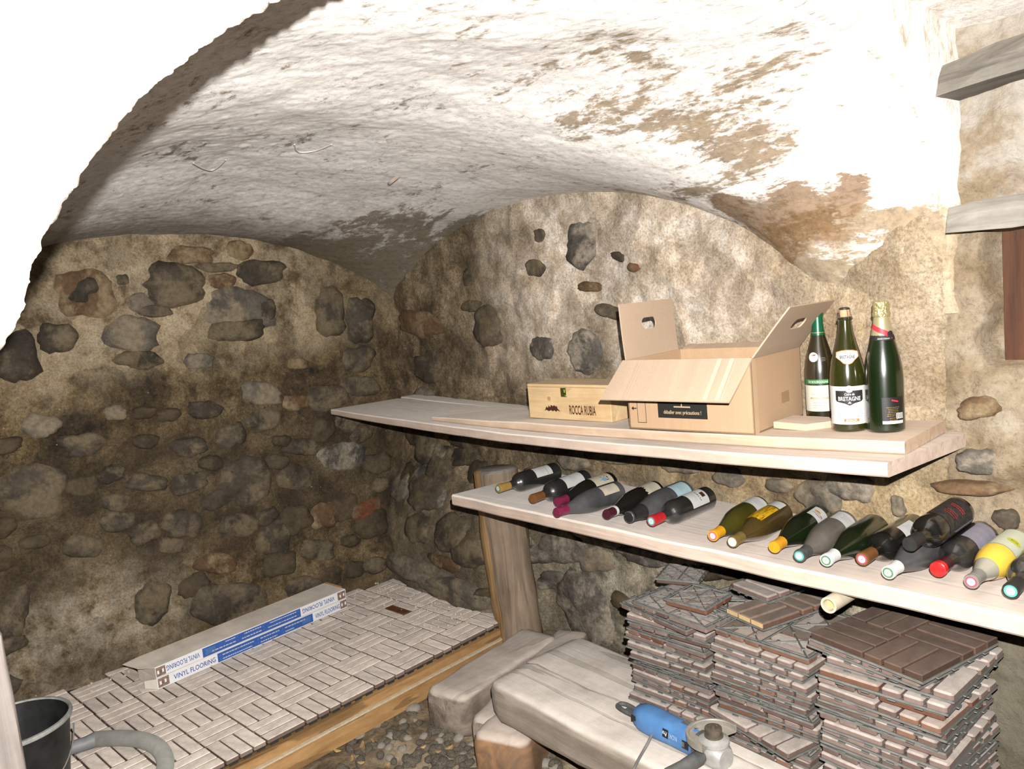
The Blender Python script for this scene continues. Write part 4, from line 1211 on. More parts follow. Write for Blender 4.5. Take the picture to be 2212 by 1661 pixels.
PROF = {
    'bordeaux': ([(0, .004), (.028, 0), (.034, .001), (.0373, .005), (.0378, .02), (.0378, .183), (.0373, .192), (.0354, .2005), (.0318, .2080), (.0266, .2140), (.0212, .2190), (.0176, .2250), (.0158, .234), (.0148, .248), (.0140, .295), (.0152, .296), (.0152, .301), (.0135, .302), (0, .302)], .0378, .302),
    'burgundy': ([(0, .004), (.030, 0), (.037, .001), (.0407, .006), (.041, .02), (.041, .128), (.0400, .145), (.0365, .168), (.0300, .195), (.0235, .218), (.0185, .238), (.0158, .252), (.0145, .265), (.0140, .292), (.0152, .293), (.0152, .299), (.0135, .300), (0, .300)], .041, .30),
    'champagne': ([(0, .004), (.032, 0), (.040, .001), (.0438, .006), (.0442, .02), (.0442, .135), (.0430, .155), (.0390, .182), (.0320, .212), (.0250, .240), (.0195, .265), (.0172, .285), (.0165, .300), (.0178, .302), (.0178, .308), (.0150, .310), (0, .310)], .0442, .31),
    'cider': ([(0, .004), (.032, 0), (.040, .001), (.0432, .006), (.0436, .02), (.0436, .125), (.0425, .145), (.0385, .172), (.0315, .200), (.0240, .228), (.0185, .252), (.0163, .270), (.0155, .280), (.0180, .282), (.0183, .288), (.0158, .290), (0, .290)], .0436, .29)}
def prof_r(kind, z):
    P = PROF[kind][0]
    for (r0, z0), (r1, z1) in zip(P[1:], P[2:]):
        if z0 <= z <= z1 and z1 > z0: return r0 + (r1 - r0) * (z - z0) / (z1 - z0)
    return PROF[kind][1]
def bottle(label, kind, gm, capm, capz, endm=None, group=None, name='wine_bottle'):
    root = empty(name); tag(root, label, 'bottle', group)
    P, R, H = PROF[kind]
    lathe_obj('glass_body', P, gm, root, 32, 30)
    if capm is not None:
        cp = [(prof_r(kind, capz) + .0006, capz)] + [(r + .0008, z) for r, z in P if capz < z < H - .0075] + [(.0166, H - .0074), (.0168, H - .0030), (.0156, H + .0006), (0, H + .0008)]
        c = lathe_obj('capsule', cp, capm, root, 28, 40)
        c['label'] = 'capsule over the neck'
        rb = lathe_obj('ring', [(.0160, H - .0125), (.0164, H - .0118), (.0160, H - .0110)], capm, c, 24)
        if endm is not None:
            e = lathe_obj('cap_seal', [(.0128, H + .0009), (.0126, H + .0013), (0, H + .0013)], endm, c, 24)
            if endm is not capm:
                from_data('mark', *(lambda d: ([(x, y, H + .0016) for x, y in d[0]], d[1]))(disc2(0, 0, .0088, 20)), M_ink_white, c)
                from_data('mark', *(lambda d: ([(x, y, H + .0019) for x, y in d[0]], d[1]))(merge2(ring2(.0056, .0050, 20), rect(-.0028, -.0004, .0028, .0004), rect(-.0004, -.003, .0004, .003))), endm, c)
    return root
def ring2(r1, r0, n=24):
    v = []; f = []
    for k in range(n):
        a = 2 * pi * k / n; v += [(r1 * cos(a), r1 * sin(a)), (r0 * cos(a), r0 * sin(a))]
    for k in range(n):
        a, b = 2 * k, 2 * ((k + 1) % n); f.append((a, b, b + 1, a + 1))
    return v, f
def label_patch(root, kind, z0, z1, arc, a0, m, name='label', torn=0, lift=.0005):
    """paper wrapped on the glass between heights z0 and z1, arc radians wide round angle a0"""
    nx, ny = 18, 6; v = []; f = []
    rr_ = random.Random(int(z0 * 1e4))
    for j in range(ny + 1):
        for i in range(nx + 1):
            t = j / ny; z = z0 + (z1 - z0) * t
            if torn and j == ny: z -= torn * rr_.random()
            r = prof_r(kind, z) + lift; a = a0 + arc * (i / nx - .5)
            v.append((r * cos(a), r * sin(a), z))
    for j in range(ny):
        for i in range(nx):
            q = j * (nx + 1) + i; f.append((q, q + 1, q + nx + 2, q + nx + 1))
    return from_data(name, v, f, m, root, smooth=True)
def lines(w, rows, gap, th, y0=0, ragged=.3, seed=0):
    """rows of small unreadable print as thin bars broken into words"""
    r = random.Random(seed); parts = []
    for i in range(rows):
        ww = w * (1 - ragged * r.random()); x = -ww / 2; y = y0 - i * gap
        while x < ww / 2 - .001:
            l = min(r.uniform(.06, .16) * w, ww / 2 - x); parts.append(rect(x, y, x + l, y + th, 2)); x += l + .03 * w
    return merge2(*parts)
def lay(root, px, py, ang, raise_=0.0, R=.0378, roll=0.0, H=.302, tilt=0.0, zc=None):
    """lie a bottle down so that its cap shows at (px, py) and its butt points along ang (plan degrees)"""
    z = (zc if zc is not None else LZ + R + .001) + raise_
    tip = atz(px, py, z)
    d = Vector((cos(radians(ang)), sin(radians(ang)), sin(radians(tilt)))).normalized()   # from cap to butt
    base = tip + d * H
    zax = -d; up = Vector((0, 0, 1)); xax = (up - zax * up.dot(zax)).normalized(); yax = zax.cross(xax)
    m = Matrix((xax, yax, zax)).transposed().to_4x4() @ Matrix.Rotation(roll, 4, 'Z')
    m.translation = base; root.matrix_world = m; return root
LYING = 'wine bottles lying on the lower shelf'
def lying(label, kind, gm, capm, px, py, ang, endm=None, capz=None, raise_=0, tilt=0, lab=None, roll=0, text=None, zc=None):
    H = PROF[kind][2]; R = PROF[kind][1]
    b = bottle(label, kind, gm, capm, capz or (.248 if kind == 'bordeaux' else .252), endm, LYING)
    if lab:
        z0, z1, arc, a0, m = lab[:5]
        lp = label_patch(b, kind, z0, z1, arc, a0, m, torn=(lab[5] if len(lab) > 5 else 0))
        rr_ = R + .0005
        if text == 'lines':
            print_round('lettering', lines(.030, 4, .0075, .0016, .010, .4, int(px)), M_ink_grey, lp, lambda y: prof_r(kind, min(z1, y)) + .0006, (z0 + z1) / 2, a0, flip=True)
        elif text:
            print_round('lettering', fit_text(text, .034, .008, (0, .004), .01), M_ink, lp, lambda y: prof_r(kind, min(z1, y)) + .0006, (z0 + z1) / 2, a0, flip=True)
            print_round('small_print', lines(.028, 2, .006, .0013, -.012, .4, int(px)), M_ink_grey, lp, lambda y: prof_r(kind, min(z1, y)) + .0006, (z0 + z1) / 2, a0, flip=True)
        b['_lp'] = lp.name
    lay(b, px, py, ang, raise_, R * (.95 if kind == 'burgundy' else 1), roll, H, tilt, zc)
    if kind == 'burgundy': b.scale = (.95, .95, 1)
    return b
def sub(b): 
    n = b['_lp']; del b['_lp']; return bpy.data.objects[n]
A0 = -.70      # labels turned a little towards the camera
b = lying('black wine bottle with gold capsule, leftmost of the lying bottles', 'bordeaux', G_blackdust, C_gold, 1076.3, 1055.2, 91, E_green, lab=(.05, .135, 1.3, A0, PAPER), text='lines')
print_round('stripe', rect(-.024, -.001, .024, .001, 8), M_ink_grey, sub(b), .0386, .075, A0)
b = lying('black wine bottle with copper-brown capsule, second from the left', 'bordeaux', G_blackdust, C_copper, 1149.5, 1077.8, 97, C_copper, lab=(.045, .150, 1.5, A0, PAPER), text='lines'); sub(b)
b = lying('wine bottle with maroon capsule and cream label drawn in blue, behind a twin', 'burgundy', G_black, C_maroon, 1203.6, 1084.7, 96, None, lab=(.025, .125, 1.7, A0, PAPER_CREAM))
lp = sub(b)
print_round('drawing', merge2(disc2(.002, .004, .009, 9, .013), disc2(-.012, -.004, .006, 7, .004), rect(.0, -.02, .003, .0)), M_ink_lightblue, lp, .0422, .072, A0, flip=True)
print_round('drawing', merge2(disc2(-.004, .024, .006, 6, .003), rect(.006, .012, .009, .026), rect(-.014, .014, -.011, .020)), M_ink_brown, lp, .0422, .072, A0, flip=True)
b = lying('dusty wine bottle with maroon capsule and small cream label, in front of its twin', 'burgundy', G_grey, C_maroon, 1201.6, 1107.3, 91, None, lab=(.03, .105, 1.0, A0, PAPER_CREAM), text='lines'); sub(b)
b = lying('black wine bottle with dark wine capsule and torn cream label', 'burgundy', G_black, C_wine, 1310, 1111.6, 99, None, lab=(.02, .105, 1.8, A0, PAPER_CREAM, .022), text='lines'); sub(b)
lathe_obj('neck_band', [(.0165, .2505), (.0172, .2505), (.0168, .262), (.0160, .262)], PAPER, b, 24)
b = lying('dust-grey bottle with crumpled black foil and pale blue label', 'champagne', G_grey, C_black, 1357.9, 1117.4, 95, None, capz=.24, lab=(.02, .10, 1.4, A0, PAPER_BLUE), text='lines'); sub(b)
b = lying('black wine bottle with red capsule and white label bearing a brown picture', 'bordeaux', G_blackdust, C_red, 1407, 1126, 93.5, E_teal, lab=(.045, .135, 1.7, A0, PAPER), text='PALU')
print_round('picture', rect(-.009, .016, .009, .034, 4), M_ink_brown, sub(b), .0388, .09, A0, flip=True)
b = lying('green wine bottle with yellow capsule and white-and-red cap, leftmost yellow one', 'burgundy', G_olive, C_yellow, 1539.6, 1157.5, 99, E_wr, lab=(.015, .085, 2.0, A0, PAPER), text='lines'); sub(b)
b = lying('wine bottle with bronze capsule and streaky amber back label', 'burgundy', G_amber, C_bronze, 1582, 1170.7, 97, E_white, lab=(.015, .062, 1.1, -.15, PAPER)); sub(b)
label_patch(b, 'burgundy', .068, .175, 2.4, .5, PAPER_GOLD, 'back_label', .004)
b = lying('green wine bottle with plain orange-yellow capsule and bird label', 'burgundy', G_green, C_orange, 1672, 1182.3, 98, C_orange, lab=(.03, .098, 1.25, A0 - .1, PAPER))
lp = sub(b)
print_round('drawing', merge2(disc2(-.008, .006, .010, 10, .004), rect(-.02, -.012, .016, -.010, 3)), M_ink_orange, lp, .0422, .064, A0 - .1, flip=True)
print_round('drawing', merge2(rect(-.016, -.004, .010, -.0025, 3), rect(-.008, -.016, .008, -.0145, 3), disc2(.010, -.004, .006, 8, .002)), M_ink, lp, .0422, .064, A0 - .1, flip=True)
b = lying('dusty amber wine bottle with dark capsule and teal cap, white label', 'burgundy', G_rose, C_grey, 1726.5, 1201, 97, E_teal, lab=(.02, .085, 1.7, A0, PAPER), text='lines'); sub(b)
b = lying('unlabelled dark green wine bottle with white capsule', 'burgundy', G_green, C_white, 1784.4, 1210.4, 94, E_green)
b = lying('black wine bottle with copper capsule and rose cap, white label, beside the stacked bottle', 'bordeaux', G_black, C_copper, 1862, 1207.8, 91, E_rose, lab=(.06, .135, 1.0, A0 - .1, PAPER), text='lines'); sub(b)
b = lying('dust-grey wine bottle with white capsule underneath the stacked bottle', 'burgundy', G_grey, C_white, 1918.4, 1237, 90.5, E_green)
b = lying('black wine bottle with black capsule stacked on top of the others', 'bordeaux', G_black, C_black, 1964.8, 1175.7, 92, None, zc=LZ + .1075, lab=(.02, .165, 2.2, A0, plain('black_label', (.030, .026, .024), .6, var=.8, scale=80)))
lp = sub(b)
print_round('lettering', lines(.04, 2, .010, .004, .022, .2, 8), M_ink_red, lp, .0388, .09, A0, flip=True)
print_round('lettering', lines(.036, 3, .010, .0022, -.018, .3, 5), M_ink_red, lp, .0388, .09, A0, flip=True)
b = lying('dark wine bottle with bright red cap and faded violet-grey label', 'bordeaux', G_blackdust, C_wine, 2026, 1230, 92, C_redwax, lab=(.03, .15, 1.5, A0, PAPER_GREY), text='lines'); sub(b)
lathe_obj('red_cap', [(.0166, .288), (.0176, .288), (.0176, .3032), (.0150, .3045), (0, .3045)], C_redwax, b, 28)
b = lying('clear bottle of golden white wine with grey capsule and lime oval label', 'burgundy', G_clear, C_lgrey, 2098, 1256.7, 92, E_rose, lab=(.012, .130, 2.0, A0 + .1, PAPER_LIME))
lp = sub(b)
lathe_obj('golden_wine', [(prof_r('burgundy', z) + .0009, z) for z in (.134, .145, .156, .168, .181, .195, .206)], plain('golden_wine', (.92, .62, .08), .15, spec=.6), b, 32, 60)
print_round('emblem', disc2(0, 0, .017, 20, .011), M_ink_lime, lp, .0420, .085, A0 + .1, flip=True)
print_round('lettering', fit_text('Soif', .018, .007, (0, 0)), M_ink, lp, .0424, .085, A0 + .1, flip=True)
b = lying('black wine bottle with teal-and-white cap at the right edge of the photo', 'bordeaux', G_blackdust, C_black, 2183, 1276.6, 93, E_teal)

# three standing bottles
SZ = 1.1995
b1 = bottle('standing wine bottle with green capsule, left of the three', 'burgundy', glass('brown_green_glass', (.016, .012, .004), .25, .1), C_green, .236, None, 'standing bottles on the upper shelf')
zz_ = SZ + sag(-1.12); p = atz(1776, 900, zz_); b1.location = (p.x, p.y, zz_); 
cam_a = lambda o: atan2(CAM.y - o.location.y, CAM.x - o.location.x)
a = cam_a(b1) - .12
lp = label_patch(b1, 'burgundy', .022, .096, 2.6, a - .1, plain('cream_label_lower', (.66, .65, .54), .7, var=.03))
lg = label_patch(b1, 'burgundy', .100, .113, 2.6, a - .1, M_ink_green, 'green_band')
print_round('lettering', fit_text('DE BOURGOGNE', .056, .0068, (0, 0), .012), M_ink_white, lg, .0417, .1065, a - .05)
print_round('lettering', fit_text('Domaine Chêne', .042, .005, (0, .012)), M_ink_grey, lp, .0417, .06, a)
print_round('lettering', fit_text('MÂCON-VILLAGES', .050, .0055, (0, 0), .01), M_ink_gold, lp, .0417, .06, a)
print_round('small_print', lines(.04, 3, .007, .0012, -.014, .4, 3), M_ink_grey, lp, .0417, .06, a)
st = label_patch(b1, 'burgundy', .172, .173, .01, a, PAPER, 'sticker')
stv = [(x, y) for x, y in disc2(-.012, 0, .0135, 24)[0]]
so = print_round('round_sticker', (stv, disc2(0, 0, 1, 24)[1]), PAPER, b1, lambda z: prof_r('burgundy', z) + .0006, .176, a)
print_round('mark', merge2(rect(-.016, .004, -.006, .006), rect(-.012, .006, -.005, .0075)), M_ink_red, so, lambda z: prof_r('burgundy', z) + .0012, .176, a)
print_round('lettering', lines(.016, 3, .004, .0009, -.003, .3, 7), M_ink_grey, so, lambda z: prof_r('burgundy', z) + .0012, .176, a + .38)
lathe_obj('gold_band', [(.0185, .2425), (.0189, .2425), (.0186, .2445), (.018, .2445)], M_ink_gold, b1, 28)
bpy.data.objects.remove(st)

b2 = bottle('standing cider bottle with wired cork, middle of the three', 'cider', glass('green_brown_cider_glass', (.020, .021, .004), .15, .1), None, 0, None, 'standing bottles on the upper shelf', 'cider_bottle')
zz_ = SZ + sag(-.97); p = atz(1836, 927, zz_); b2.location = (p.x, p.y, zz_)
a = cam_a(b2) + .05
lp = label_patch(b2, 'cider', .020, .117, 2.7, a + .05, PAPER)
R2 = .0442
sh = [(-.034, .030), (-.010, .030), (-.006, .034), (.006, .034), (.010, .030), (.034, .030), (.034, .006), (.030, .002), (.012, -.002), (0, -.008), (-.012, -.002), (-.030, .002), (-.034, .006)]
bmx = bmesh.new(); fv = [bmx.verts.new((x, y, 0)) for x, y in sh]; bmx.faces.new(fv); bmesh.ops.triangulate(bmx, faces=bmx.faces[:]); bmesh.ops.subdivide_edges(bmx, edges=bmx.edges[:], cuts=4, use_grid_fill=True)
sd = ([(v.co.x, v.co.y) for v in bmx.verts], [tuple(v.index for v in f.verts) for f in bmx.faces]) if not bmx.verts.index_update() else None
bmx.free()
blk = print_round('black_shield', sd, M_ink, lp, R2, .076, a)
print_round('emblem', disc2(0, .034, .009, 20), PAPER, blk, R2 + .0003, .076, a)
print_round('emblem', ring2(.0062, .0046, 18) if False else merge2(([(x, y + .034) for x, y in ring2(.0064, .0048, 18)[0]], ring2(.0064, .0048, 18)[1]), disc2(0, .034, .003, 8)), M_ink_grey, blk, R2 + .0006, .076, a)
print_round('lettering', fit_text('Cidre de', .024, .0065, (0, .0215), .01, .15), M_ink_white, blk, R2 + .0005, .076, a)
print_round('lettering', fit_text('BRETAGNE', .054, .0105, (0, .010), .02), M_ink_white, blk, R2 + .0005, .076, a)
print_round('emblem', merge2(disc2(-.002, -.0015, .0016, 8), disc2(.002, -.0015, .0016, 8), disc2(0, .001, .0016, 8)), M_ink_white, blk, R2 + .0005, .076, a)
print_round('drawing', lines(.066, 6, .0034, .0010, .058 - .076 + .006, .15, 9), M_ink_lightblue, lp, R2, .068, a)
db = print_round('orange_panel', rect(-.018, 0, .018, .0068, 8), M_ink_orange, lp, R2, .0275, a + .08)
print_round('lettering', fit_text('DOUX', .026, .0045, (0, .0034), .03), M_ink_white, db, R2 + .0004, .0275, a + .08)
print_round('lettering', fit_text('SAVEUR & ORIGINE', .042, .0028, (0, 0), .01), M_ink_grey, lp, R2, .0235, a + .08)
# neck label with scalloped outline
nk = [(-.029, .017), (-.014, .021), (0, .022), (.014, .021), (.029, .017), (.030, .004), (.018, -.004), (.010, -.012), (0, -.015), (-.010, -.012), (-.018, -.004), (-.030, .004)]
def poly2(pts, cuts=4):
    bm = bmesh.new(); bm.faces.new([bm.verts.new((x, y, 0)) for x, y in pts]); bmesh.ops.triangulate(bm, faces=bm.faces[:]); bmesh.ops.subdivide_edges(bm, edges=bm.edges[:], cuts=cuts, use_grid_fill=True)
    bm.verts.index_update(); d = ([(v.co.x, v.co.y) for v in bm.verts], [tuple(v.index for v in f.verts) for f in bm.faces]); bm.free(); return d
RC = lambda z: prof_r('cider', z) + .0004
nl = print_round('neck_label', poly2(nk), M_ink_orange, b2, RC, .186, a)
RC1 = lambda z: prof_r('cider', z) + .0008
print_round('neck_label_field', poly2([(x * .93, y * .90 + .0004) for x, y in nk]), PAPER, nl, RC1, .186, a)
RC2 = lambda z: prof_r('cider', z) + .0014
print_round('lettering', fit_text('Cidre de', .018, .0048, (0, .0125), .01, .15), M_ink, nl, RC2, .186, a)
print_round('lettering', fit_text('BRETAGNE', .036, .0080, (0, .0045), .02), M_ink, nl, RC2, .186, a)
print_round('emblem', merge2(disc2(-.002, -.004, .0014, 8), disc2(.002, -.004, .0014, 8), disc2(0, -.002, .0014, 8)), M_ink_grey, nl, RC2, .186, a)
print_round('lettering', fit_text('DOUX', .015, .0036, (0, -.0095), .03), M_ink_orange, nl, RC2, .186, a)
ck = lathe_obj('cork', [(.0100, .285), (.0118, .291), (.0124, .306), (.0118, .3075), (0, .3075)], CORK, b2, 24)
cg = lathe_obj('wire_cage', [(.0125, .3078), (.0135, .3085), (.0130, .311), (.0090, .3135), (0, .3135)], M_black_plastic, b2, 24)
for k in range(4):
    t = a + .4 + k * pi / 2
    tube_obj('wire', [(.0182 * cos(t), .0182 * sin(t), .284), (.0165 * cos(t), .0165 * sin(t), .291), (.0136 * cos(t), .0136 * sin(t), .309)], .0007, M_black_plastic, cg, 6)
tube_obj('wire', [(.0188 * cos(2 * pi * k / 24), .0188 * sin(2 * pi * k / 24), .283) for k in range(24)], .0008, M_black_plastic, cg, 6, closed=True)

b3 = bottle('standing sparkling wine bottle with gold foil and red sash, right of the three', 'champagne', glass('green_champagne_glass', (.004, .010, .002), .25), None, 0, None, 'standing bottles on the upper shelf', 'sparkling_wine_bottle')
zz_ = SZ + sag(-.88); p = atz(1914, 929, zz_); b3.location = (p.x, p.y, zz_)
a = cam_a(b3)
fo = lathe_obj('foil', [(prof_r('champagne', .238) + .0007, .238), (.0207, .262), (.0182, .283)], C_foil_s, b3, 32)
lathe_obj('foil_cap', [(.0182, .282), (.0208, .284), (.0212, .290), (.0196, .294), (.0192, .310), (.0186, .3165), (.0165, .3190), (0, .3195)], C_foil, fo, 32)
RF = lambda z: prof_r('champagne', z) + .0016
sv = []; sf = []
for i in range(25):
    t = i / 24 - .5; sv += [(t * .050, -t * .026 - .0065), (t * .050, -t * .026 + .0065)]
for i in range(24): sf.append((2 * i, 2 * i + 2, 2 * i + 3, 2 * i + 1))
print_round('red_sash', (sv, sf), M_ink_red, b3, lambda z: prof_r('champagne', max(.236, z)) + .0018, .248, a)
cb = label_patch(b3, 'champagne', .226, .2385, 6.28, a, M_ink, 'collar_band', lift=.0009)
print_round('lettering', fit_text('GRAND CORDON', .028, .0030, (0, 0), .01), M_ink_white, cb, lambda z: prof_r('champagne', z) + .0016, .2305, a + .1)
print_round('seal', disc2(.020, .004, .0085, 18), M_ink, cb, lambda z: prof_r('champagne', z) + .0022, .236, a)
bk = label_patch(b3, 'champagne', .030, .088, 1.15, a + .42, plain('black_back_label', (.012, .011, .010), .5), 'back_label')
A3 = a + .42
print_round('red_ribbon', merge2(poly2([(-.004, .024), (.012, .020), (.012, .0165), (-.004, .0205)], 2)), M_ink_red, bk, .0449, .059, A3)
print_round('small_print', lines(.034, 6, .0042, .0011, .004, .35, 4), M_ink_gold, bk, .0449, .059, A3)
print_round('small_print', lines(.026, 2, .005, .0014, -.0225, .35, 6), M_ink_gold, bk, .0449, .059, A3)
print_round('white_strip', rect(-.0255, -.036, .0255, -.0285, 8), PAPER, bk, .0449, .059, A3)
bc = print_round('barcode_field', rect(.006, -.024, .0255, -.010, 4), PAPER, bk, .0449, .059, A3)
print_round('barcode', merge2(*[rect(.008 + .0016 * k, -.023, .008 + .0016 * k + (.0005 if k % 3 else .001), -.011) for k in range(10)]), M_ink, bc, .0452, .059, A3)

# ------------------------------------------------------------------ open carton
def card_panel(bm, pts, th):
    """quad or polygon sheet with thickness th along -normal"""
    pts = [Vector(p) for p in pts]; n = (pts[1] - pts[0]).cross(pts[2] - pts[0]).normalized()
    a = [bm.verts.new(p) for p in pts]; b = [bm.verts.new(p - n * th) for p in pts]
    bm.faces.new(a); bm.faces.new(b[::-1])
    for k in range(len(pts)): bm.faces.new((a[k], b[k], b[(k + 1) % len(pts)], a[(k + 1) % len(pts)]))
BW, BD, BH = .388, .345, .198
cz = 1.200 + sag(-1.22); cp_ = atz(1361, 925, cz)
carton = empty('cardboard_box', (cp_.x, cp_.y, cz), (0, 0, radians(7))); carton.scale = (1.035, .91, 1.045)
tag(carton, 'open brown cardboard box with raised flaps on the upper shelf', 'box')
bm = bmesh.new(); T = .004
card_panel(bm, [(0, 0, 0), (BW, 0, 0), (BW, 0, BH), (0, 0, BH)], T)
card_panel(bm, [(BW, 0, 0), (BW, BD, 0), (BW, BD, BH), (BW, 0, BH)], T)
card_panel(bm, [(BW, BD, 0), (0, BD, 0), (0, BD, BH), (BW, BD, BH)], T)
card_panel(bm, [(0, BD, 0), (0, 0, 0), (0, 0, BH), (0, BD, BH)], T)
card_panel(bm, [(0, 0, T), (BW, 0, T), (BW, BD, T), (0, BD, T)], T)
from_bm('carton_body', bm, M_card, carton)
def flap(hinge_a, hinge_b, out, L, curl=0.0, hole=False, inset=.006, m=M_card_in, skew=0.0):
    """flap hinged on a-b, reaching L along the direction out"""
    a = Vector(hinge_a); b = Vector(hinge_b); d = (b - a); W = d.length; d.normalize(); o = Vector(out).normalized()
    n = d.cross(o).normalized()
    bm = bmesh.new()
    rc = [(inset, 0), (W - inset, 0), (W - inset + skew, L), (inset + skew, L)]
    N = 10
    outer = []
    for k in range(4):
        p, q = rc[k], rc[(k + 1) % 4]
        for i in range(N): outer.append((p[0] + (q[0] - p[0]) * i / N, p[1] + (q[1] - p[1]) * i / N))
    hp = []
    if hole:
        hw, hh, cy = .044, .017, L * .60
        for cx, s_ in ((W / 2 + hw - hh, -90), (W / 2 - hw + hh, 90)):
            for i in range(7):
                t = radians(s_ + 180 * i / 6); hp.append((cx + hh * cos(t), cy + hh * sin(t)))
    ov = [bm.verts.new((x, y, 0)) for x, y in outer]
    es = [bm.edges.new((ov[i], ov[(i + 1) % len(ov)])) for i in range(len(ov))]
    if hp:
        hv = [bm.verts.new((x, y, 0)) for x, y in hp]
        es += [bm.edges.new((hv[i], hv[(i + 1) % len(hv)])) for i in range(len(hv))]
    bmesh.ops.triangle_fill(bm, edges=es, use_beauty=True, normal=(0, 0, 1))
    r = bmesh.ops.extrude_face_region(bm, geom=bm.faces[:])
    bmesh.ops.translate(bm, verts=[v for v in r['geom'] if isinstance(v, bmesh.types.BMVert)], vec=(0, 0, .004))
    for v in bm.verts:
        x, y, z = v.co; k = (y / L)
        v.co = a + d * x + o * y + n * (z + curl * k * k)
    ob = from_bm('flap', bm, m, carton); return ob
flap((0, BD - .004, BH), (0, .002, BH), (-.10, .0, 1), .160, -.006, True)
flap((BW, .002, BH), (BW, BD - .004, BH), (.62, .04, .78), .160, .004, True)
ff = flap((.0, 0, BH), (BW - .004, 0, BH), (-.02, -.74, -.68), .150, -.004, inset=-.008, skew=-.016)
for xx in (.045, .058, .066, .30, .335, .352):
    o = print_flat('crease', rect(xx, .004, xx + (.012 if xx in (.30, .335) else .0015), .146), plain('pale_crease', (.66, .52, .40), .7), ff, (0, 0, BH), (1, 0, 0), Vector((-.02, -.74, -.68)).normalized(), -.0046)
flap((BW - .004, BD, BH), (.004, BD, BH), (0, .62, .30), .050, .012)
# printing on the front
fr = print_flat('printed_panel', rect(0, 0, .155, .070), M_ink, carton, (.100, 0, .035), (1, 0, 0), (0, 0, 1))
print_flat('lettering', fit_text('déballer avec précautions !', .118, .0105, (.0775, .017), .012), M_ink_tan, fr, (.100, 0, .035), (1, 0, 0), (0, 0, 1), .0008)
print_flat('glass_symbol', merge2(rect(.052, .030, .104, .0335), rect(.0755, .0335, .0785, .062), rect(.062, .060, .092, .066)), M_ink_tan, fr, (.100, 0, .035), (1, 0, 0), (0, 0, 1), .0008)
LW = .0016
print_flat('printed_outline', merge2(rect(.030, .018, .058, .018 + LW), rect(.030, .018, .030 + LW, .085), rect(.058, .018, .058 + LW, .085), rect(.030, .084, .058, .085)), M_ink, carton, (0, 0, 0), (1, 0, 0), (0, 0, 1))
print_flat('arrow', merge2(rect(.016, .0575, .028, .0605), ([(.010, .059), (.018, .053), (.018, .065)], [(0, 1, 2)])), M_ink, carton, (0, 0, 0), (1, 0, 0), (0, 0, 1))
print_flat('tape', rect(.19, .055, .245, .085), plain('brown_tape_patch', (.42, .27, .14), .5), carton, (BW, 0, 0), (0, 1, 0), (0, 0, 1))
print_flat('glued_edge', rect(.002, .0, .030, BH - .004), plain('pale_tape', (.66, .45, .27), .35), carton, (BW, 0, 0), (0, 1, 0), (0, 0, 1))

# ------------------------------------------------------------------ pine wine box
pw, pd, ph = .36, .150, .117
pz_ = 1.200 + sag(-1.85); pp_ = atz(1144.8, 902, pz_)
pine = empty('wooden_wine_box', (pp_.x, pp_.y, pz_), (0, 0, radians(4))); pine.scale = (1.06, 1.0, 1.06)
tag(pine, 'pale pine wine box with a green brass clasp beside the carton', 'box')
pb_ = box_obj('box_body', (pw / 2, pd / 2, (ph - .010) / 2), (pw, pd, ph - .010), M_pine, pine, .0015)
pl = box_obj('lid', (pw / 2, pd / 2, ph - .0047), (pw, pd, .0094), M_pine, pine, .0015)
bmc = bmesh.new(); add_box(bmc, (.168, -.0015, ph - .026), (.026, .003, .030), None, .001); add_box(bmc, (.168, -.004, ph - .021), (.014, .004, .012), None, .001)
add_box(bmc, (.168, -.003, ph - .036), (.020, .006, .006), None, .001)
cl = from_bm('clasp', bmc, M_brass, pine); cl['label'] = 'green brass clasp'
def serif(s, w, h, c):
    """condensed lettering with small slab serifs"""
    v, f = fit_text(s, w, h, c, .02); return v, f
print_flat('lettering', serif('ROCCA RUBIA', .112, .030, (.242, .035)), M_ink_brown, pb_, (0, 0, 0), (1, 0, 0), (0, 0, 1))
em = [(.072, .028), (.078, .032), (.083, .042), (.090, .037), (.094, .046), (.100, .040), (.106, .048), (.113, .043), (.118, .047), (.126, .043), (.131, .045), (.134, .036), (.146, .026), (.132, .030), (.126, .025), (.119, .030), (.111, .026), (.103, .030), (.093, .026), (.084, .030)]
print_flat('emblem', poly2(em, 1), M_ink_brown, pb_, (0, 0, 0), (1, 0, 0), (0, 0, 1))
print_flat('knot', disc2(.098, .068, .008, 16), plain('knot_wood', (.56, .33, .16), .7, var=.2), pb_, (0, 0, 0), (1, 0, 0), (0, 0, 1))
print_flat('resin_mark', poly2([(.152, ph - .012), (.205, ph - .012), (.176, ph - .028), (.152, ph - .040)], 1), plain('reddish_wood', (.70, .40, .24), .7, var=.1), pb_, (0, 0, 0), (1, 0, 0), (0, 0, 1), .0003)

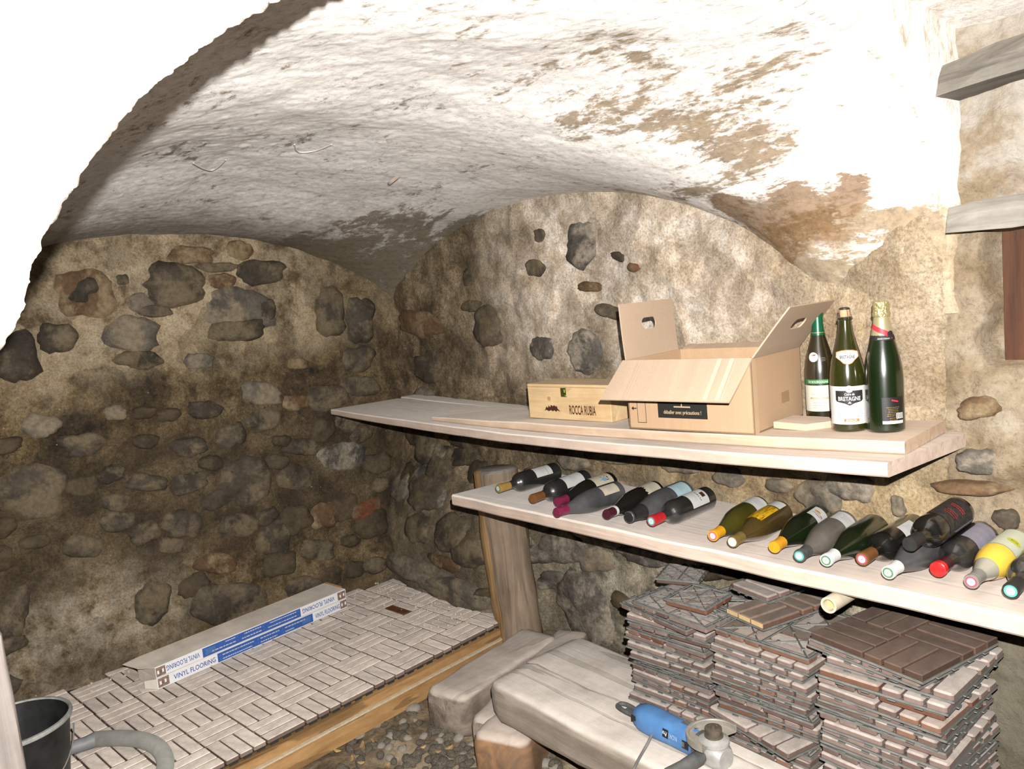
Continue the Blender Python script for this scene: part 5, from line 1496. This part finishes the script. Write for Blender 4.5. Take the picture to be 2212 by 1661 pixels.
# ------------------------------------------------------------------ vinyl flooring cartons
vA = Vector((-3.262, .730, .2005)); vB = Vector((-3.412, 1.650, .2005))
vd = (vB - vA); VL = vd.length; vd.normalize(); vang = atan2(vd.y, vd.x)
VD, VH = .170, .0465
def flooring(z, flipped, label):
    # local: x along the front edge, y away from the room towards the wall, z up
    o = empty('flooring_carton', (vA.x, vA.y, .2005 + z), (0, 0, vang)); tag(o, label, 'carton', 'vinyl flooring cartons')
    bmv = bmesh.new(); add_box(bmv, (VL / 2, VD / 2, VH / 2), (VL, VD, VH - .001), None, .0012)
    body = from_bm('carton_body', bmv, M_card_top, o)
    fw = Vector((1, 0, 0)); up = Vector((0, 0, 1)); org = Vector((0, 0, 0))
    # an upside-down carton shows its print turned by half a turn
    def P(name, d, m, lift=.0006, par=None):
        if flipped: d = ([(VL - x, VH - y) for x, y in d[0]], d[1])
        return print_flat(name, d, m, par or body, org, fw, up, lift)
    P('white_print', rect(.001, .001, VL - .001, VH - .0015, 6), M_card_white, .0004)
    bb = P('blue_band', rect(.258, .004, .735, VH - .004, 6), M_card_blue, .0007)
    for x0, w in ((.062, .180), (.742, .140)):
        P('lettering', fit_text('VINYL FLOORING', w, .021, (x0 + w / 2 + .006, VH / 2), .012), M_ink_blue, .0008)
    for x0 in (.004, VL - .040):
        ph_ = P('photo_print', rect(x0, .005, x0 + .045 if x0 < .1 else x0 + .038, VH - .004), plain('brown_room_photo', (.30, .20, .155), .5, var=.5, scale=70), .0007)
        P('photo_print', merge2(rect(x0 + .006, .016, x0 + .014, .030), rect(x0 + .026, .018, x0 + .034, .032)), M_card_white, .0010, ph_)
    rows = [('Vinyle effet bois', .27, .030), ('Facile à poser', .27, .013), ('Système à clic', .345, .030), ('Antidérapant', .345, .013), ('Pour pièces humides', .45, .030), ('Usage domestique', .45, .013), ('Pose sur sol existant', .575, .030), ('Résistant', .575, .013)]
    for s, x, y in rows:
        w = .0052 * len(s)
        P('small_print', ([(x + .010 + w / 2 + q[0], y + q[1]) for q in lines(w, 1, .01, .0046, -.0023, .02, len(s))[0]], lines(w, 1, .01, .0046, -.0023, .02, len(s))[1]), M_ink_white, .0010, bb)
        P('small_print', ([(x + q[0], y + q[1]) for q in ring2(.0035, .0026, 10)[0]], ring2(.0035, .0026, 10)[1]), M_ink_lightblue, .0010, bb)
    P('small_print', ([(.700 + q[0], .024 + q[1]) for q in lines(.05, 6, .0042, .0016, .009, .2, 3)[0]], lines(.05, 6, .0042, .0016, .009, .2, 3)[1]), M_ink_lightblue, .0010, bb)
    return o
lowc = flooring(0, False, 'lower white and blue vinyl flooring carton on the tiled platform')
upc = flooring(VH, True, 'upper vinyl flooring carton, upside down on the lower one')
# open end flaps at the left, kraft edges
bmv = bmesh.new()
card_panel(bmv, [(0, .0, VH - .001), (0, VD, VH - .001), (-.055, VD - .0, VH - .006), (-.040, .065, VH - .004)], .0015)
from_bm('end_flap', bmv, M_card_top, upc)
bmv = bmesh.new()
card_panel(bmv, [(0, .0, .001), (0, VD * .55, .001), (-.045, VD * .5, .004), (-.050, .03, .003)], .0015)
card_panel(bmv, [(0, .0, .002), (0, .0, VH - .002), (-.028, .05, VH - .012), (-.028, .05, .004)], .0015)
from_bm('end_flap', bmv, M_card_top, lowc)
bmv = bmesh.new(); card_panel(bmv, [(0, VD + .001, VH - .0005), (VL + .012, VD + .001, VH - .0005), (VL + .012, VD + .006, VH - .004), (0, VD + .006, VH - .004)], .002)
card_panel(bmv, [(VL + .001, 0, .001), (VL + .001, VD, .001), (VL + .014, VD, VH), (VL + .014, .05, VH)], .0015)
from_bm('kraft_edge', bmv, M_card_kraft, upc)
bmv = bmesh.new()
card_panel(bmv, [(VL + .001, 0, .001), (VL + .001, VD, .001), (VL + .012, VD, VH), (VL + .012, .05, VH)], .0015)
from_bm('kraft_edge', bmv, M_card_kraft, lowc)

# ------------------------------------------------------------------ bucket and hose
bk_ = empty('bucket', (-2.695, .200, .2015)); tag(bk_, 'black plastic bucket with a dusty rim on the tiled platform', 'bucket')
lathe_obj('bucket_wall', [(0, 0), (.112, 0), (.115, .004), (.150, .296), (.147, .296), (.113, .012), (0, .010)], M_black_plastic, bk_, 48, 40)
lathe_obj('rim', [(.1465, .290), (.1560, .290), (.1575, .296), (.1560, .302), (.1485, .303), (.1462, .298)], M_bucket_rim, bk_, 48, 60)
lathe_obj('dregs', [(0, .032), (.1145, .032)], M_bucket_in, bk_, 32)
hp_ = []
for k in range(25):
    t = pi * k / 24; hp_.append((.156 * cos(t - 1.2), .156 * sin(t - 1.2) * 1.0, .27 - .14 * sin(t)))
hp_ = [(Vector((cos(.95 * pi * k / 24 - 2.3 + .6), sin(.95 * pi * k / 24 - 2.3 + .6), 0)) * (.155 + .012 * sin(pi * k / 24)) + Vector((0, 0, .255 - .13 * sin(pi * k / 24))))[:] for k in range(25)]
tube_obj('bail_handle', hp_, .0022, M_wire, bk_, 8)
for k in range(6):
    t = random.uniform(0, 6.3); r = random.uniform(.02, .09)
    box_obj('scrap', (r * cos(t), r * sin(t), .034), (.014, .006, .002), plain('yellow_scrap', (.45, .36, .06), .6), bk_)
hose = empty('vacuum_hose', (0, 0, .2)); tag(hose, 'ribbed grey vacuum hose curving across the tiles beside the bucket', 'hose')
hz = .2265
hpts = [atz(205, 1597, hz), atz(255, 1594, hz), atz(305, 1598, hz), atz(340, 1613, hz), atz(357, 1640, hz), atz(352, 1672, hz), atz(325, 1720, hz)]
path = smooth_path(hpts, 26)
radii = []
pp = []
for i in range(len(path) - 1):
    pp += [path[i], path[i].lerp(path[i + 1], .5)]
for i in range(len(pp)): radii.append(.0245 + (.0022 if i % 2 else -.0012))
tube_obj('ribbed_hose', [q - Vector((0, 0, .2)) for q in pp], .025, M_hose, hose, 16, radii)
cuff = [atz(150, 1617, hz), atz(185, 1606, hz), atz(207, 1597, hz)]
tube_obj('cuff', [q - Vector((0, 0, .2)) for q in cuff], .022, M_hose_cuff, hose, 16, [.0215, .0235, .0262])

# ------------------------------------------------------------------ angle grinder on the beam
GZ = .3325
ga = atz(1346, 1530, GZ + .030); gb = atz(1560, 1640, GZ + .030)
gd = (gb - ga); gd.z = 0; gd.normalize(); gang = atan2(gd.y, gd.x)
gr = empty('angle_grinder', (ga.x, ga.y, GZ), (radians(0), 0, gang)); gr.scale = (1.17, 1.17, 1.17); tag(gr, 'blue angle grinder lying on the thick beam', 'angle grinder')
def loft(name, secs, m, parent, seg=20, ang=45):
    """sections: (x, cy, cz, ry, rz, squareness)"""
    bm = bmesh.new(); rings = []
    for x, cy, cz, ry, rz, n in secs:
        ring = []
        for k in range(seg):
            t = 2 * pi * k / seg; c, s = cos(t), sin(t); r = 1 / (abs(c) ** n + abs(s) ** n) ** (1 / n)
            ring.append(bm.verts.new((x, cy + ry * r * c, cz + rz * r * s)))
        rings.append(ring)
    for a_, b_ in zip(rings, rings[1:]):
        for k in range(seg): bm.faces.new((a_[k], a_[(k + 1) % seg], b_[(k + 1) % seg], b_[k]))
    bm.faces.new(rings[0]); bm.faces.new(rings[-1])
    return from_bm(name, bm, m, parent, smooth=ang)
gbody = loft('motor_housing', [(.055, 0, .032, .020, .020, 2.6), (.060, 0, .033, .026, .026, 2.6), (.085, -.002, .034, .033, .032, 2.8), (.12, -.002, .034, .034, .032, 2.8), (.17, 0, .034, .032, .031, 2.5), (.245, 0, .034, .0315, .031, 2.4), (.260, 0, .034, .031, .030, 2.4)], M_blue_body, gr)
tl = [(.060, .008, .030), (.04, .012, .030), (.005, .015, .030), (-.012, .010, .030), (-.015, .0, .030), (-.010, -.008, .030), (.02, -.012, .030), (.060, -.010, .030)]
tube_obj('tail_loop', smooth_path(tl, 5), .0055, M_rubber, gr, 10)
loft('tail_web', [(.012, 0, .028, .010, .003, 3), (.060, 0, .028, .012, .004, 3)], M_rubber, gr, 12)
loft('gear_head', [(.258, 0, .034, .029, .028, 2.4), (.270, 0, .034, .031, .029, 3.2), (.310, 0, .032, .031, .027, 3.2), (.326, 0, .030, .024, .022, 2.6)], M_gear, gr)
hx = .294
gu = empty('x'); bpy.data.objects.remove(gu)
bmg = bmesh.new()
segs = 30
for (r0, z0), (r1, z1) in zip([(.022, .0645), (.058, .0645), (.060, .066), (.060, .080), (.056, .0805)], [(.058, .0645), (.060, .066), (.060, .080), (.056, .0805), (.055, .079)]):
    for k in range(segs):
        t0 = radians(75 + 210 * k / segs); t1 = radians(75 + 210 * (k + 1) / segs)
        q = [bmg.verts.new((r * cos(t), r * sin(t), z)) for r, z, t in ((r0, z0, t0), (r1, z1, t0), (r1, z1, t1), (r0, z0, t1))]
        bmg.faces.new(q)
bmesh.ops.remove_doubles(bmg, verts=bmg.verts[:], dist=1e-5)
ms = bmg.faces[:]
r = bmesh.ops.solidify(bmg, geom=ms, thickness=.0015)
gu = from_bm('wheel_guard', bmg, M_guard, gr, smooth=40); gu.location = (hx, 0, 0)
hd = lathe_obj('head_cap', [(0, .058), (.034, .058), (.034, .066), (.026, .070), (.020, .074), (0, .074)], M_gear, gr, 28); hd.location = (hx, 0, 0)
sp = lathe_obj('spindle', [(.021, .072), (.021, .078), (.0175, .079), (.0175, .086), (.019, .087), (.019, .093), (.012, .095), (.011, .0925), (.006, .0925), (.006, .099), (0, .099)], M_spindle, gr, 26); sp.location = (hx, 0, 0)
loft('side_handle', [(0, 0, 0, .012, .012, 2), (.010, 0, 0, .016, .016, 2), (.03, 0, 0, .0165, .0165, 2), (.06, 0, 0, .015, .015, 2), (.10, 0, 0, .017, .017, 2), (.115, 0, 0, .012, .012, 2)], M_rubber, gr)
shd = bpy.data.objects[[c.name for c in gr.children if c.name.startswith('side_handle')][0]]
shd.location = (.284, -.030, .034); shd.rotation_euler = (0, radians(4), radians(-96))
loft('front_sleeve', [(.252, 0, .034, .0335, .033, 2.4), (.263, 0, .034, .0335, .033, 2.4)], M_rubber, gr)
def on_body(name, pts, faces, m, th0, par=None, lift=.0008):
    """print wrapped on the housing: x along the tool, y round it from angle th0"""
    R_ = .0328
    v = []
    for x, y in pts:
        t = th0 + y / R_; c, s = cos(t), sin(t); n = 2.5; r = 1 / (abs(c) ** n + abs(s) ** n) ** (1 / n)
        v.append((x, (.0325 + lift) * r * c, .034 + (.0317 + lift) * r * s))
    return from_data(name, v, faces, m, par or gbody)
TF = radians(222 - 90)    # towards the camera side, upper flank
TS = radians(150)
bp = on_body('badge', *rect(.165, -.010, .183, .010, 1), M_ink, radians(165))
nv, nf = fit_text('Pro', .013, .010, (0, 0), .02, .2)
on_body('lettering', [(.174 - x, y) for x, y in nv][:], nf, M_ink_white, radians(165), bp, .0016)
nv, nf = fit_text('NOVI', .024, .011, (0, 0), .01)
on_body('lettering', [(.199 - x, y) for x, y in nv], nf, plain('pale_blue_print', (.40, .55, .78), .5), radians(165), None, .0014)
sw = on_body('switch', *rect(.226, -.008, .246, .010, 2), M_ink, radians(168), None, .0016)
on_body('switch_ribs', *merge2(*[rect(.228 + .0026 * k, -.005, .2292 + .0026 * k, .006) for k in range(3)]), M_ink_grey, radians(168), sw, .003)
on_body('rating_plate', *rect(.195, -.010, .240, .008, 6), plain('worn_rating_plate', (.17, .165, .15), .5, var=.5, scale=90), radians(75), None, .0010)
on_body('seam', *merge2(rect(.1855, -.05, .1865, .035, 2)), plain('pale_seam', (.36, .50, .68), .5), radians(130), None, .0010)
for k in range(4):
    on_body('vent', *merge2(rect(.090 + .006 * k, -.010, .0925 + .006 * k, .004)), M_ink_white if k % 2 else M_ink_grey, radians(160), None, .0010)
on_body('tail_vent', *poly2([(.064, -.008), (.064, .010), (.080, .004), (.078, -.006)], 1), M_ink, radians(168), None, .0016)
cpts = [atz(1412, 1578, GZ + .03), atz(1402, 1600, GZ + .02), atz(1390, 1622, GZ + .006), atz(1378, 1643, GZ + .005), atz(1366, 1668, GZ - .0), atz(1350, 1700, GZ - .05), atz(1340, 1730, GZ - .16), atz(1335, 1760, .07), atz(1310, 1780, .06)]
cpts = [gr.matrix_basis.inverted() @ q for q in cpts]
tube_obj('power_cord', smooth_path(cpts, 6), .0036, M_cord, gr, 8)

# ------------------------------------------------------------------ cobwebs under the vault
def cob(pts, r, label):
    o = tube_obj('cobweb', smooth_path(pts, 6), r, M_cobweb, None, 5); tag(o, label, 'cobweb', 'cobwebs under the vault'); return o
cob([vault_hit(418, 352), vault_hit(438, 363), vault_hit(455, 368), vault_hit(470, 362), vault_hit(488, 345)], .0016, 'sagging cobweb thread on the grey part of the vault, leftmost')
cob([vault_hit(636, 312), vault_hit(645, 328), vault_hit(680, 326), vault_hit(716, 312)], .0020, 'dusty cobweb strand along a crack of the vault')
o = lathe_obj('ceiling_plug', [(0, 0), (.028, 0), (.030, .006), (.026, .012), (0, .013)], plain('pinkish_plaster', (.46, .36, .29), .85, var=.2, scale=30), None, 20)
q = vault_hit(850, 385, -.004); o.location = q; o.rotation_euler = (pi + .5, -.25, 0)
tag(o, 'small round plaster plug stuck on the vault above the lunette', 'plug')
